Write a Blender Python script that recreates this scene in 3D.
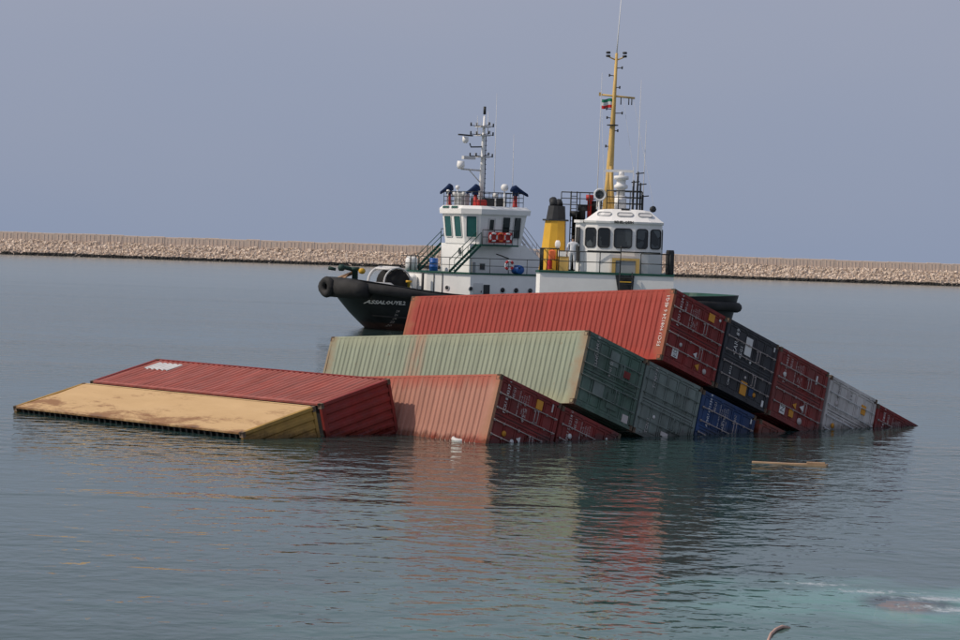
import bpy, math, random
from mathutils import Vector, Matrix, noise
random.seed(7)
SC = bpy.context.scene
for o in list(bpy.data.objects): bpy.data.objects.remove(o)
COL = SC.collection
R = math.radians

# ------------------------------------------------------------------ camera
cd = bpy.data.cameras.new('camera'); cam = bpy.data.objects.new('camera', cd); COL.objects.link(cam)
cd.sensor_width = 36; cd.lens = 2746.06 / 960 * 36; cd.clip_start = 1; cd.clip_end = 20000
cam.matrix_world = Matrix.Translation((0, 0, 6.1059)) @ Matrix.Rotation(math.pi/2 - .0282, 4, 'X') @ Matrix.Rotation(.0343, 4, 'Z')
SC.camera = cam

# ------------------------------------------------------------------ sky, sun, exposure
SUN = Vector((-.95, -.17, .92)).normalized()
w = bpy.data.worlds.new('World'); SC.world = w; w.use_nodes = True
nt = w.node_tree; nt.nodes.clear()
out = nt.nodes.new('ShaderNodeOutputWorld'); bg = nt.nodes.new('ShaderNodeBackground')
sky = nt.nodes.new('ShaderNodeTexSky'); sky.sky_type = 'NISHITA'; sky.sun_disc = False
sky.sun_elevation = math.asin(SUN.z); sky.sun_rotation = math.atan2(SUN.x, SUN.y)
sky.air_density = 1.0; sky.dust_density = 3.0; sky.ozone_density = 1.5
mx = nt.nodes.new('ShaderNodeMix'); mx.data_type = 'RGBA'

hz = nt.nodes.new('ShaderNodeValToRGB')                     # haze: bluer low down, greyer higher up
tc = nt.nodes.new('ShaderNodeTexCoord'); sp = nt.nodes.new('ShaderNodeSeparateXYZ')
nt.links.new(tc.outputs['Generated'], sp.inputs[0]); nt.links.new(sp.outputs['Z'], hz.inputs[0])
hz.color_ramp.elements[0].position = 0.0; hz.color_ramp.elements[0].color = (.272, .324, .446, 1)
hz.color_ramp.elements[1].position = 0.12; hz.color_ramp.elements[1].color = (.340, .368, .470, 1)
ml = nt.nodes.new('ShaderNodeVectorMath'); ml.operation = 'SCALE'; ml.inputs['Scale'].default_value = 10.0
nt.links.new(hz.outputs[0], ml.inputs[0])
hf = nt.nodes.new('ShaderNodeValToRGB'); nt.links.new(sp.outputs['Z'], hf.inputs[0])     # haze thick low down, thinner overhead
hf.color_ramp.elements[0].position = .1; hf.color_ramp.elements[0].color = (.96,.96,.96,1)
hf.color_ramp.elements[1].position = 1.0; hf.color_ramp.elements[1].color = (.35,.35,.35,1)
nt.links.new(hf.outputs[0], mx.inputs['Factor'])
cn = nt.nodes.new('ShaderNodeTexNoise'); cm = nt.nodes.new('ShaderNodeMapping'); cm.inputs['Scale'].default_value = (2.2, 2.2, 6)
nt.links.new(tc.outputs['Generated'], cm.inputs['Vector']); nt.links.new(cm.outputs[0], cn.inputs['Vector']); cn.inputs['Scale'].default_value = 1.6; cn.inputs['Detail'].default_value = 4
cr = nt.nodes.new('ShaderNodeValToRGB'); nt.links.new(cn.outputs[0], cr.inputs[0])           # unevenness of the haze
cr.color_ramp.elements[0].position = .3; cr.color_ramp.elements[0].color = (.955,.975,1.0,1); cr.color_ramp.elements[1].position = .7; cr.color_ramp.elements[1].color = (1.045,1.02,.995,1)
cmul = nt.nodes.new('ShaderNodeVectorMath'); cmul.operation = 'MULTIPLY'; nt.links.new(ml.outputs[0], cmul.inputs[0]); nt.links.new(cr.outputs[0], cmul.inputs[1])
nt.links.new(sky.outputs[0], mx.inputs['A']); nt.links.new(cmul.outputs[0], mx.inputs['B'])
nt.links.new(mx.outputs['Result'], bg.inputs[0]); bg.inputs[1].default_value = .1
nt.links.new(bg.outputs[0], out.inputs[0])
sd = bpy.data.lights.new('sun', 'SUN'); sd.energy = 2.6; sd.angle = R(1.2); sd.color = (1, .9, .77)
so = bpy.data.objects.new('sun', sd); COL.objects.link(so); so.rotation_euler = SUN.to_track_quat('Z', 'Y').to_euler()
so.location = SUN * 60
SC.view_settings.view_transform = 'Standard'; SC.view_settings.look = 'None'
SC.view_settings.exposure = 0; SC.view_settings.gamma = 1
SC.render.engine = 'CYCLES'

# ------------------------------------------------------------------ materials
def nodes(name):
    m = bpy.data.materials.new(name); m.use_nodes = True
    t = m.node_tree; p = t.nodes['Principled BSDF']; return m, t, p
def setspec(p, v):
    if 'Specular IOR Level' in p.inputs: p.inputs['Specular IOR Level'].default_value = v
def tex_noise(t, co, scale, detail=5, rough=.6, dist=0):
    n = t.nodes.new('ShaderNodeTexNoise'); n.inputs['Scale'].default_value = scale
    n.inputs['Detail'].default_value = detail; n.inputs['Roughness'].default_value = rough
    n.inputs['Distortion'].default_value = dist
    if co: t.links.new(co, n.inputs['Vector'])
    return n.outputs[0]
def ramp(t, x, a, b, ca=(0,0,0,1), cb=(1,1,1,1)):
    r = t.nodes.new('ShaderNodeValToRGB'); t.links.new(x, r.inputs[0])
    r.color_ramp.elements[0].position = a; r.color_ramp.elements[1].position = b
    r.color_ramp.elements[0].color = ca; r.color_ramp.elements[1].color = cb
    return r.outputs[0]
def mixc(t, f, a, b, mode='MIX'):
    m = t.nodes.new('ShaderNodeMix'); m.data_type = 'RGBA'; m.blend_type = mode
    for s, v in (('Factor', f), ('A', a), ('B', b)):
        sock = m.inputs[s]
        if isinstance(v, bpy.types.NodeSocket): t.links.new(v, sock)
        elif s == 'Factor': sock.default_value = v
        else: sock.default_value = (*v, 1) if len(v) == 3 else v
    return m.outputs['Result']
def mapping(t, scale=(1,1,1), loc=(0,0,0)):
    c = t.nodes.new('ShaderNodeTexCoord'); m = t.nodes.new('ShaderNodeMapping')
    m.inputs['Scale'].default_value = scale; m.inputs['Location'].default_value = loc
    t.links.new(c.outputs['Object'], m.inputs['Vector']); return m.outputs[0]
def mathn(t, op, a, b=None, clamp=False):
    m = t.nodes.new('ShaderNodeMath'); m.operation = op; m.use_clamp = clamp
    for i, v in enumerate((a, b)):
        if v is None: continue
        if isinstance(v, bpy.types.NodeSocket): t.links.new(v, m.inputs[i])
        else: m.inputs[i].default_value = v
    return m.outputs[0]
RUST = (.17, .062, .026)
def wetband(t, p, c, rough):
    """splash-wet, weedy band just above the waterline"""
    g = t.nodes.new('ShaderNodeNewGeometry'); s_ = t.nodes.new('ShaderNodeSeparateXYZ'); t.links.new(g.outputs['Position'], s_.inputs[0])
    n = tex_noise(t, mapping(t, (1,1,1)), 2.2, 6, .7)
    z = mathn(t, 'ADD', s_.outputs['Z'], mathn(t, 'MULTIPLY', mathn(t, 'SUBTRACT', n, .5), .55))
    f = ramp(t, mathn(t, 'ADD', z, .5), .58, .72, (1,1,1,1), (0,0,0,1))
    c = mixc(t, f, c, mixc(t, 1, c, (.50,.47,.45), 'MULTIPLY'))
    t.links.new(ramp(t, f, 0, 1, (rough,)*3+(1,), (.25,.25,.25,1)), p.inputs['Roughness'])
    return c
def paint(name, col, rough=.5, var=.18, rust=.0, fade=0, seed=None, streak=(1,1,1), rustcol=RUST, metal=0, bump=.0, wet=False, grime=0):
    """weathered paint: tone variation, chalky fade, rust flecks and streaks"""
    m, t, p = nodes(name); s = random.random()*50 if seed is None else seed
    co = mapping(t, (1,1,1), (s, s*.7, -s)); cs = mapping(t, streak, (s*.3, s, s))
    a = tex_noise(t, co, .9, 7, .65)
    dark = tuple(c*(1-var) for c in col); light = tuple(min(1, c*(1+var)) for c in col)
    c = ramp(t, a, .3, .7, (*dark, 1), (*light, 1))
    if fade:
        f = ramp(t, tex_noise(t, cs, 2.2, 6, .7), .42, .75)
        g = sum(col)/3
        c = mixc(t, mathn(t, 'MULTIPLY', f, fade), c, tuple(min(1, .5*x + .5*g + .16) for x in col))
    if rust:
        r1 = ramp(t, tex_noise(t, cs, 3.1, 9, .72, .3), .70-.20*rust, .78-.16*rust)
        c = mixc(t, mathn(t, 'MULTIPLY', r1, .85), c, rustcol)
    if grime:
        gm = ramp(t, tex_noise(t, cs, 1.3, 8, .7, .4), .40, .72); c = mixc(t, mathn(t, 'MULTIPLY', gm, grime), c, (.055,.045,.038))
    if wet: c = wetband(t, p, c, rough)
    else: p.inputs['Roughness'].default_value = rough
    t.links.new(c, p.inputs['Base Color'])
    p.inputs['Metallic'].default_value = metal; setspec(p, .25)
    if bump:
        b = t.nodes.new('ShaderNodeBump'); b.inputs['Strength'].default_value = bump; b.inputs['Distance'].default_value = .02
        t.links.new(tex_noise(t, co, 6, 6), b.inputs['Height']); t.links.new(b.outputs[0], p.inputs['Normal'])
    return m
def plain(name, col, rough=.5, metal=0, spec=.4):
    m, t, p = nodes(name); co = mapping(t)
    c = ramp(t, tex_noise(t, co, 3, 4), .3, .7, (*[x*.88 for x in col], 1), (*[min(1, x*1.1) for x in col], 1))
    t.links.new(c, p.inputs['Base Color']); p.inputs['Roughness'].default_value = rough
    p.inputs['Metallic'].default_value = metal; setspec(p, spec); return m

MAT = {}
def interior_glass():
    """dark cabin glass with dim shapes behind it"""
    m, t, p = nodes('cabin glass'); v = t.nodes.new('ShaderNodeTexVoronoi'); v.distance = 'CHEBYCHEV'; v.inputs['Scale'].default_value = 2.3
    t.links.new(mapping(t, (1,1,.6)), v.inputs['Vector'])
    c = ramp(t, v.outputs['Color'], .35, .95, (.010,.012,.013,1), (.10,.115,.12,1)); t.links.new(c, p.inputs['Base Color'])
    p.inputs['Roughness'].default_value = .08; setspec(p, .5); return m
MAT['galv'] = paint('galvanised rod', (.40, .335, .315), .55, .25, .35)
MAT['gasket'] = plain('black gasket and underside shade', (.012, .012, .013), .7)
MAT['rubber'] = paint('black rubber', (.030, .029, .029), .75, .45, 0, bump=.4)
MAT['print_white'] = plain('white print', (.68, .66, .64), .6)
MAT['print_dim'] = plain('worn white print', (.50, .45, .43), .6)
MAT['print_black'] = plain('black print', (.03, .03, .03), .6)
MAT['print_orange'] = paint('orange decal', (.62, .27, .03), .55, .25, .1)
MAT['white'] = paint('white ship paint', (.86, .845, .82), .45, .06, .30, streak=(2.2, 2.2, .3), rustcol=(.42,.30,.20))
MAT['black_hull'] = None
MAT['dgreen'] = paint('dark green deck paint', (.015, .075, .055), .5, .25, .05)
MAT['geargreen'] = paint('worn green gear paint', (.022,.050,.042), .6, .35, .2)
MAT['railing'] = plain('black railing paint', (.018, .022, .022), .5)
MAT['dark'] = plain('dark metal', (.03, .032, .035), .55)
MAT['glass_green'] = plain('green tinted glass', (.02, .10, .095), .06, 0, .6)
MAT['glass'] = plain('dark glass', (.012, .015, .017), .06, 0, .6)
MAT['glass'] = interior_glass()
MAT['winframe'] = plain('black window frame', (.02, .02, .022), .5)
MAT['bluecover'] = paint('navy canvas', (.014, .03, .085), .8, .35)
MAT['red'] = paint('red paint', (.42, .035, .03), .5, .2, .05)
MAT['blueplastic'] = plain('blue plastic', (.02, .10, .36), .4)
MAT['yellow'] = paint('yellow ship paint', (.70, .40, .045), .45, .12, .10, streak=(1, 1, .25))
MAT['mastyellow'] = paint('yellow mast paint', (.62, .41, .14), .5, .15, .12)
MAT['grey'] = paint('grey paint', (.34, .35, .36), .5, .15, .08)
MAT['greywhite'] = paint('pale grey paint', (.62, .61, .60), .5, .12, .10)
MAT['funnelblack'] = paint('soot black paint', (.035, .037, .04), .6, .3)
MAT['orange'] = plain('orange buoy', (.75, .16, .05), .5)
MAT['ringred'] = paint('red ring', (.5, .04, .04), .5)
MAT['skin'] = plain('skin', (.32, .18, .12), .6)
MAT['shirt'] = plain('white shirt', (.78, .78, .80), .8)
MAT['trouser'] = plain('pale trousers', (.60, .60, .62), .8)
MAT['hair'] = plain('dark hair', (.012, .010, .009), .7)
MAT['flag_g'] = plain('flag green', (.02, .22, .12), .8)
MAT['flag_w'] = plain('flag white', (.7, .7, .7), .8)
MAT['flag_r'] = plain('flag red', (.6, .03, .03), .8)
MAT['wood'] = paint('wet pine', (.50, .32, .19), .6, .25, 0, streak=(.3, 4, 4))
MAT['brown'] = paint('brown boat paint', (.22, .06, .035), .5, .2, .1)
MAT['screen'] = plain('pale blue panel', (.30, .42, .52), .4)

def hull_mat(name, top, boot, zb):
    m, t, p = nodes(name); co = mapping(t)
    c = t.nodes.new('ShaderNodeTexCoord'); s = t.nodes.new('ShaderNodeSeparateXYZ'); t.links.new(c.outputs['Object'], s.inputs[0])
    zz = mathn(t, 'ADD', s.outputs['Z'], mathn(t, 'MULTIPLY', tex_noise(t, co, .8, 5), .25))
    up = ramp(t, tex_noise(t, co, 1.2, 7), .3, .7, (*[x*.6 for x in top], 1), (*[x*1.5 for x in top], 1))
    lo = ramp(t, tex_noise(t, co, 2.5, 8), .3, .7, (*[x*.55 for x in boot], 1), (*[x*1.4 for x in boot], 1))
    col = mixc(t, ramp(t, mathn(t, 'MULTIPLY', zz, .1), (zb-.06)*.1, (zb+.06)*.1), lo, up)
    sc = ramp(t, tex_noise(t, mapping(t, (.4, .4, 2.5)), 3, 8, .7), .66, .74)
    col = mixc(t, mathn(t, 'MULTIPLY', sc, .5), col, (.10, .05, .035))
    t.links.new(col, p.inputs['Base Color']); p.inputs['Roughness'].default_value = .45; setspec(p, .35); return m
MAT['hull'] = hull_mat('black hull paint', (.014, .015, .017), (.055, .028, .022), .55)

# ------------------------------------------------------------------ mesh helpers
class MB:
    def __init__(s): s.v = []; s.f = []; s.sm = []; s.mi = []
    def add(s, vs, fs, smooth=False, mi=0):
        o = len(s.v); s.v += [tuple(v) for v in vs]
        for f in fs: s.f.append(tuple(i+o for i in f)); s.sm.append(smooth); s.mi.append(mi)
        return s
    def box(s, c, d, M=None, mi=0):
        x, y, z = d[0]/2, d[1]/2, d[2]/2; c = Vector(c)
        vs = [Vector(p) for p in ((-x,-y,-z),(x,-y,-z),(x,y,-z),(-x,y,-z),(-x,-y,z),(x,-y,z),(x,y,z),(-x,y,z))]
        if M: vs = [M @ v for v in vs]
        return s.add([v+c for v in vs], [(0,3,2,1),(4,5,6,7),(0,1,5,4),(1,2,6,5),(2,3,7,6),(3,0,4,7)], mi=mi)
    def lohi(s, lo, hi, mi=0):
        return s.box([(a+b)/2 for a, b in zip(lo, hi)], [b-a for a, b in zip(lo, hi)], mi=mi)
    def bbox(s, lo, hi, b=.03, mi=0):
        """box with chamfered vertical and top edges"""
        x0,y0,z0 = lo; x1,y1,z1 = hi
        def ring(i, z): return [(x0+i+b,y0+i,z),(x1-i-b,y0+i,z),(x1-i,y0+i+b,z),(x1-i,y1-i-b,z),(x1-i-b,y1-i,z),(x0+i+b,y1-i,z),(x0+i,y1-i-b,z),(x0+i,y0+i+b,z)]
        rs = [ring(0, z0), ring(0, z1-b), ring(b, z1)]
        return s.loft(rs, True, True, mi=mi)
    def loft(s, rings, cap0=True, cap1=True, smooth=False, mi=0):
        n = len(rings[0]); vs = [p for r in rings for p in r]; fs = []
        for k in range(len(rings)-1):
            for i in range(n):
                j = (i+1) % n; fs.append((k*n+i, k*n+j, (k+1)*n+j, (k+1)*n+i))
        if cap0: fs.append(tuple(range(n-1, -1, -1)))
        if cap1: fs.append(tuple((len(rings)-1)*n+i for i in range(n)))
        return s.add(vs, fs, smooth, mi)
    def prism(s, poly, h0, h1, axis='z', mi=0):
        """extrude polygon of 2D points along axis"""
        def m(p, h):
            return {'z': (p[0], p[1], h), 'y': (p[0], h, p[1]), 'x': (h, p[0], p[1])}[axis]
        return s.loft([[m(p, h0) for p in poly], [m(p, h1) for p in poly]], mi=mi)
    def tube(s, pts, r, n=6, mi=0, closed=False):
        pts = [Vector(p) for p in pts]; rs = r if isinstance(r, (list, tuple)) else [r]*len(pts)
        rings = []; N = len(pts); prev = None
        for i, p in enumerate(pts):
            if closed: d = pts[(i+1) % N]-pts[i-1]
            else: d = pts[min(i+1, N-1)]-pts[max(i-1, 0)]
            d.normalize()
            up = prev if prev else (Vector((0,0,1)) if abs(d.z) < .9 else Vector((1,0,0)))
            a = d.cross(up).normalized(); b = a.cross(d).normalized(); prev = b
            rings.append([p + (a*math.cos(2*math.pi*k/n) + b*math.sin(2*math.pi*k/n))*rs[i] for k in range(n)])
        if closed: rings.append(rings[0]); return s.loft(rings, False, False, True, mi)
        return s.loft(rings, True, True, n > 4, mi)
    def lathe(s, c, prof, n=16, axis=(0,0,1), mi=0, smooth=True):
        """profile of (r, h) along axis from c"""
        q = Vector(axis).normalized().to_track_quat('Z', 'Y').to_matrix(); c = Vector(c)
        rings = [[c + q @ Vector((r*math.cos(2*math.pi*k/n), r*math.sin(2*math.pi*k/n), h)) for k in range(n)] for r, h in prof]
        return s.loft(rings, True, True, smooth, mi)
    def torus(s, c, R_, r, axis=(0,0,1), n=24, k=8, mi=0):
        q = Vector(axis).normalized().to_track_quat('Z', 'Y').to_matrix(); c = Vector(c)
        pts = [c + q @ Vector((R_*math.cos(2*math.pi*i/n), R_*math.sin(2*math.pi*i/n), 0)) for i in range(n)]
        return s.tube(pts, r, k, mi, closed=True)
    def ball(s, c, r, n=12, sc=(1,1,1), mi=0):
        c = Vector(c); rings = []
        for i in range(1, n//2):
            a = math.pi*i/(n//2)
            rings.append([c + Vector((r*sc[0]*math.sin(a)*math.cos(2*math.pi*k/n), r*sc[1]*math.sin(a)*math.sin(2*math.pi*k/n), -r*sc[2]*math.cos(a))) for k in range(n)])
        return s.loft(rings, True, True, True, mi)
    def mesh(s, name, mats=()):
        me = bpy.data.meshes.new(name); me.from_pydata(s.v, [], s.f)
        me.polygons.foreach_set('use_smooth', s.sm); me.polygons.foreach_set('material_index', s.mi)
        for m in mats: me.materials.append(m)
        me.update(); return me
    def build(s, name, mat, parent=None):
        mats = mat if isinstance(mat, (list, tuple)) else [mat]
        mats = [MAT[m] if isinstance(m, str) else m for m in mats]
        o = bpy.data.objects.new(name, s.mesh(name, mats)); COL.objects.link(o)
        if parent: o.parent = parent
        return o
def link(name, me, mat, parent):
    """object sharing mesh data, material on the object"""
    o = bpy.data.objects.new(name, me); COL.objects.link(o); o.parent = parent
    if len(me.materials) == 0: me.materials.append(None)
    o.material_slots[0].link = 'OBJECT'; o.material_slots[0].material = MAT[mat] if isinstance(mat, str) else mat
    return o
def tag(o, label, cat, group=None):
    o['label'] = label; o['category'] = cat
    if group: o['group'] = group
    return o
def empty(name, M):
    o = bpy.data.objects.new(name, None); COL.objects.link(o); o.empty_display_size = .5
    o.matrix_world = M if isinstance(M, Matrix) else Matrix.Translation(M); return o
def text_mb(txt, size, fn, bold=0.0):
    """flat lettering; fn maps (s, t) to a 3D point"""
    cu = bpy.data.curves.new('lettering', 'FONT'); cu.body = txt; cu.size = size; cu.resolution_u = 1; cu.offset = bold
    cu.align_x = 'CENTER'; cu.align_y = 'CENTER'
    ob = bpy.data.objects.new('lettering', cu); COL.objects.link(ob)
    bpy.context.view_layer.update()
    me = bpy.data.meshes.new_from_object(ob.evaluated_get(bpy.context.evaluated_depsgraph_get()))
    mb = MB(); mb.add([fn(v.co.x, v.co.y) for v in me.vertices], [tuple(p.vertices) for p in me.polygons])
    bpy.data.objects.remove(ob); bpy.data.curves.remove(cu); bpy.data.meshes.remove(me)
    return mb

# ------------------------------------------------------------------ water, seabed
def on_water(px, py):
    """point of the water plane seen at a photograph pixel (used to place floating debris)"""
    c, s = math.cos(.0343), math.sin(.0343); X, Y = px-480, py-320
    u = c*X+s*Y; vv = -s*X+c*Y; f = 2746.06; pt_ = .0282
    d = Vector((u/f, math.cos(pt_)-math.sin(pt_)*vv/f, -math.sin(pt_)-math.cos(pt_)*vv/f))
    return Vector((0,0,6.1059))+d*(6.1059/-d.z)
def limit(t, cx, cy, rx, ry):
    mp = mapping(t, (1/rx, 1/ry, 0), (-cx/rx, -cy/ry, 0))
    ln = t.nodes.new('ShaderNodeVectorMath'); ln.operation = 'LENGTH'; t.links.new(mp, ln.inputs[0])
    return ramp(t, ln.outputs['Value'], .6, 1, (1,1,1,1), (0,0,0,1))
def make_water():
    m, t, p = nodes('harbour water')
    for n in list(t.nodes):
        if n.type != 'OUTPUT_MATERIAL': t.nodes.remove(n)
    out = [n for n in t.nodes if n.type == 'OUTPUT_MATERIAL'][0]
    P = mapping(t)
    # ripples of several sizes, ruffled in patches
    patch = ramp(t, tex_noise(t, mapping(t, (.020, .045, 1), (3, 1, 0)), 1, 3, .55), .36, .66)
    h1 = tex_noise(t, mapping(t, (1.05, .95, 1)), 1, 2, .38, .3)
    h2 = tex_noise(t, mapping(t, (3.0, 2.4, 1), (9, 4, 0)), 1, 2, .4, .2)
    h3 = tex_noise(t, mapping(t, (.13, .2, 1), (2, 7, 0)), 1, 3, .5)
    k = mathn(t, 'ADD', mathn(t, 'MULTIPLY', patch, .80), .20)
    h = mathn(t, 'ADD', mathn(t, 'MULTIPLY', h1, .56), mathn(t, 'MULTIPLY', h2, .25))
    sy = t.nodes.new('ShaderNodeSeparateXYZ'); t.links.new(P, sy.inputs[0])           # calmer in the lee of the breakwater
    k = mathn(t, 'MULTIPLY', k, ramp(t, mathn(t, 'MULTIPLY', sy.outputs['Y'], .001), .08, .42, (1,1,1,1), (.22,.22,.22,1)))
    band = ramp(t, tex_noise(t, mapping(t, (.007, .085, 1), (5, 2.3, 0)), 1, 4, .6), .56, .66)      # cat's-paws in long bands
    k = mathn(t, 'ADD', k, mathn(t, 'MULTIPLY', band, .45))
    h = mathn(t, 'ADD', mathn(t, 'MULTIPLY', h, k), mathn(t, 'MULTIPLY', h3, .22))
    b = t.nodes.new('ShaderNodeBump'); b.inputs['Strength'].default_value = 1.0; b.inputs['Distance'].default_value = .145
    t.links.new(h, b.inputs['Height'])
    # stirred-up turquoise water in patches
    def blob(cx, cy, rx, ry):
        mp = mapping(t, (1/rx, 1/ry, 0), (-cx/rx, -cy/ry, 0))
        ln = t.nodes.new('ShaderNodeVectorMath'); ln.operation = 'LENGTH'; t.links.new(mp, ln.inputs[0])
        d = mathn(t, 'ADD', ln.outputs['Value'], mathn(t, 'MULTIPLY', mathn(t, 'SUBTRACT', tex_noise(t, P, .55, 5, .6), .5), 1.5))
        return ramp(t, d, .25, 1.1, (1,1,1,1), (0,0,0,1))
    tq = mathn(t, 'ADD', mathn(t, 'MULTIPLY', blob(7.6, 48.4, 4.6, 3.6), .85), mathn(t, 'MULTIPLY', blob(5.2, 44.5, 11, 8), .32), True)
    deep = ramp(t, tex_noise(t, mapping(t, (.02, .03, 1)), 1, 4), .3, .7, (.044, .094, .094, 1), (.052, .110, .104, 1))
    col = mixc(t, tq, deep, (.17, .44, .385))
    def lace(cx, cy, rx, ry, hard):
        mp = mapping(t, (1/rx, 1/ry, 0), (-cx/rx, -cy/ry, 0))
        ln = t.nodes.new('ShaderNodeVectorMath'); ln.operation = 'LENGTH'; t.links.new(mp, ln.inputs[0])
        inside = ramp(t, ln.outputs['Value'], .1, 1, (1,1,1,1), (0,0,0,1))
        n = tex_noise(t, mapping(t, (4, 2.2, 1), (cx, cy, 0)), 1, 8, .72, .8)
        return ramp(t, mathn(t, 'ADD', n, mathn(t, 'MULTIPLY', inside, .22)), .66-hard, .84-hard)
    def wp(px, py): q = on_water(px, py); return q.x, q.y
    fm = None
    for px, py, rx, ry, hd in ((936,599,1.0,.5,.15),(954,610,.60,.45,.17),(815,584,1.0,.40,.06),(870,592,1.3,.6,.04),(925,607,1.2,.8,.02)):
        q = mathn(t, 'MULTIPLY', lace(*wp(px,py), rx, ry, hd), limit(t, *wp(px,py), rx*1.25, ry*1.25)); fm = q if fm is None else mathn(t, 'MAXIMUM', fm, q)
    col = mixc(t, mathn(t, 'MULTIPLY', fm, .95), col, (.85, .90, .90))
    dif = t.nodes.new('ShaderNodeBsdfDiffuse'); t.links.new(col, dif.inputs[0])
    tr = t.nodes.new('ShaderNodeBsdfTransparent'); tr.inputs[0].default_value = (.55, .75, .72, 1)
    under = t.nodes.new('ShaderNodeMixShader'); t.links.new(mathn(t, 'ADD', mathn(t, 'MULTIPLY', mathn(t, 'MULTIPLY', limit(t, *wp(908,604), 1.0, 1.5), mathn(t, 'SUBTRACT', 1, fm)), .58), .38), under.inputs[0])
    t.links.new(dif.outputs[0], under.inputs[1]); t.links.new(tr.outputs[0], under.inputs[2])
    gl = t.nodes.new('ShaderNodeBsdfGlossy'); t.links.new(ramp(t, mathn(t, 'MULTIPLY', sy.outputs['Y'], .001), .08, .35, (.045,.045,.045,1), (.16,.16,.16,1)), gl.inputs['Roughness']); gl.inputs[0].default_value = (.87, .905, .865, 1)
    fr = t.nodes.new('ShaderNodeFresnel'); fr.inputs[0].default_value = 1.34
    for n in (gl, fr): t.links.new(b.outputs[0], n.inputs['Normal'])
    mixs = t.nodes.new('ShaderNodeMixShader')
    t.links.new(fr.outputs[0], mixs.inputs[0]); t.links.new(under.outputs[0], mixs.inputs[1]); t.links.new(gl.outputs[0], mixs.inputs[2])
    t.links.new(mixs.outputs[0], out.inputs['Surface'])
    mb = MB(); mb.add([(-9000,-3000,0),(9000,-3000,0),(9000,1500,0),(-9000,1500,0)], [(0,1,2,3)])
    o = mb.build('water', m); o['kind'] = 'structure'
    sb = plain('seabed mud', (.05, .075, .07), .9)
    mb = MB(); mb.add([(-9000,-3000,-11),(9000,-3000,-11),(9000,1500,-11),(-9000,1500,-11)], [(0,1,2,3)])
    o = mb.build('seabed', sb); o['kind'] = 'structure'
make_water()

# ------------------------------------------------------------------ breakwater
def make_breakwater():
    P0 = Vector((-105, 603, 0)); P1 = Vector((108.3, 619, 0)); u = (P1-P0).normalized()
    a0 = P0 - u*190; Lb = (P1-P0).length + 380
    M = Matrix.Translation(a0) @ Matrix.Rotation(math.atan2(u.y, u.x), 4, 'Z')   # local x along, y away
    root = empty('breakwater', M); tag(root, 'long low breakwater of pale rubble topped by a brown concrete wall across the harbour', 'breakwater')
    conc = paint('weathered concrete', (.62, .49, .395), .85, .14, 0, seed=3)
    mb = MB(); mb.prism([(-8.5,-4),(-.4,2.95),(3.2,2.95),(12,-4)], 0, Lb, 'x')
    mb.build('core', paint('rubble core', (.52,.42,.35), .9, .3), root)
    # crown wall: cast blocks
    n = 0; x = 0
    meshes = []
    for k in range(6):
        b = MB(); hh = 5.0 + (k-2.5)*.03; b.prism([(0,2.8),(.62,hh-.10),(.72,hh),(1.5,hh),(1.6,hh-.1),(1.6,2.8)], .0, 2.985-.006*k, 'x')
        for q in (.5, 1.3, 2.2): b.prism([(-.05,2.85),(.50,hh-.25),(.62,hh-.25),(.1,2.85)], q+.05*k, q+.05*k+.10, 'x')
        meshes.append(b.mesh('wall_block'))
    while x < Lb-3:
        o = link('wall_block', meshes[random.randrange(6)], conc, root); o.location = (x, random.uniform(-.06,.06), random.uniform(-.03,.03)); x += 3.0
    # armour rocks, too small to pick apart
    m, t, p = nodes('rubble rock'); g = t.nodes.new('ShaderNodeNewGeometry'); 
    c = ramp(t, g.outputs['Random Per Island'], 0, 1, (.50,.385,.295,1), (.78,.64,.52,1))
    tcn = t.nodes.new('ShaderNodeTexCoord'); s = t.nodes.new('ShaderNodeSeparateXYZ'); t.links.new(tcn.outputs['Object'], s.inputs[0])
    zz = mathn(t, 'ADD', s.outputs['Z'], mathn(t, 'MULTIPLY', tex_noise(t, mapping(t), .5, 4), .5))
    c = mixc(t, ramp(t, mathn(t, 'MULTIPLY', zz, .1), .080, .098), (.045,.042,.038), c)      # wet weed belt
    t.links.new(c, p.inputs['Base Color']); p.inputs['Roughness'].default_value = .9; setspec(p, .2)
    mb = MB(); rnd = random.Random(3)
    for i in range(30000):
        x = rnd.uniform(0, Lb); f = rnd.random(); y = -8.0 + 7.9*f; z = -3.6 + 6.6*f
        if z < -.8: f = rnd.uniform(.45, 1); y = -8.0+7.9*f; z = -3.6+6.6*f
        r = rnd.uniform(.13, .34)
        M3 = Matrix.Rotation(rnd.uniform(0,6.3), 3, Vector((rnd.uniform(-1,1), rnd.uniform(-1,1), rnd.uniform(-1,1))).normalized())
        vs = [(M3 @ Vector((sx*r*rnd.uniform(.6,1.25), sy*r*rnd.uniform(.6,1.25), sz*r*rnd.uniform(.6,1.2)))) + Vector((x,y,z+.15)) for sx in (-1,1) for sy in (-1,1) for sz in (-1,1)]
        mb.add(vs, [(0,1,3,2),(4,6,7,5),(0,4,5,1),(2,3,7,6),(0,2,6,4),(1,5,7,3)])
    o = mb.build('rock_armour', m, root); o['kind'] = 'stuff'
    # thin posts on the breakwater
    for px, h in ((100, 3.2), (330, 2.6)):
        pb = MB(); pb.tube([(px,1.5,2.9),(px,1.5,5+h)], .09, 6)
        pb.build('marker_post', 'greywhite', root)
make_breakwater()

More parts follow.
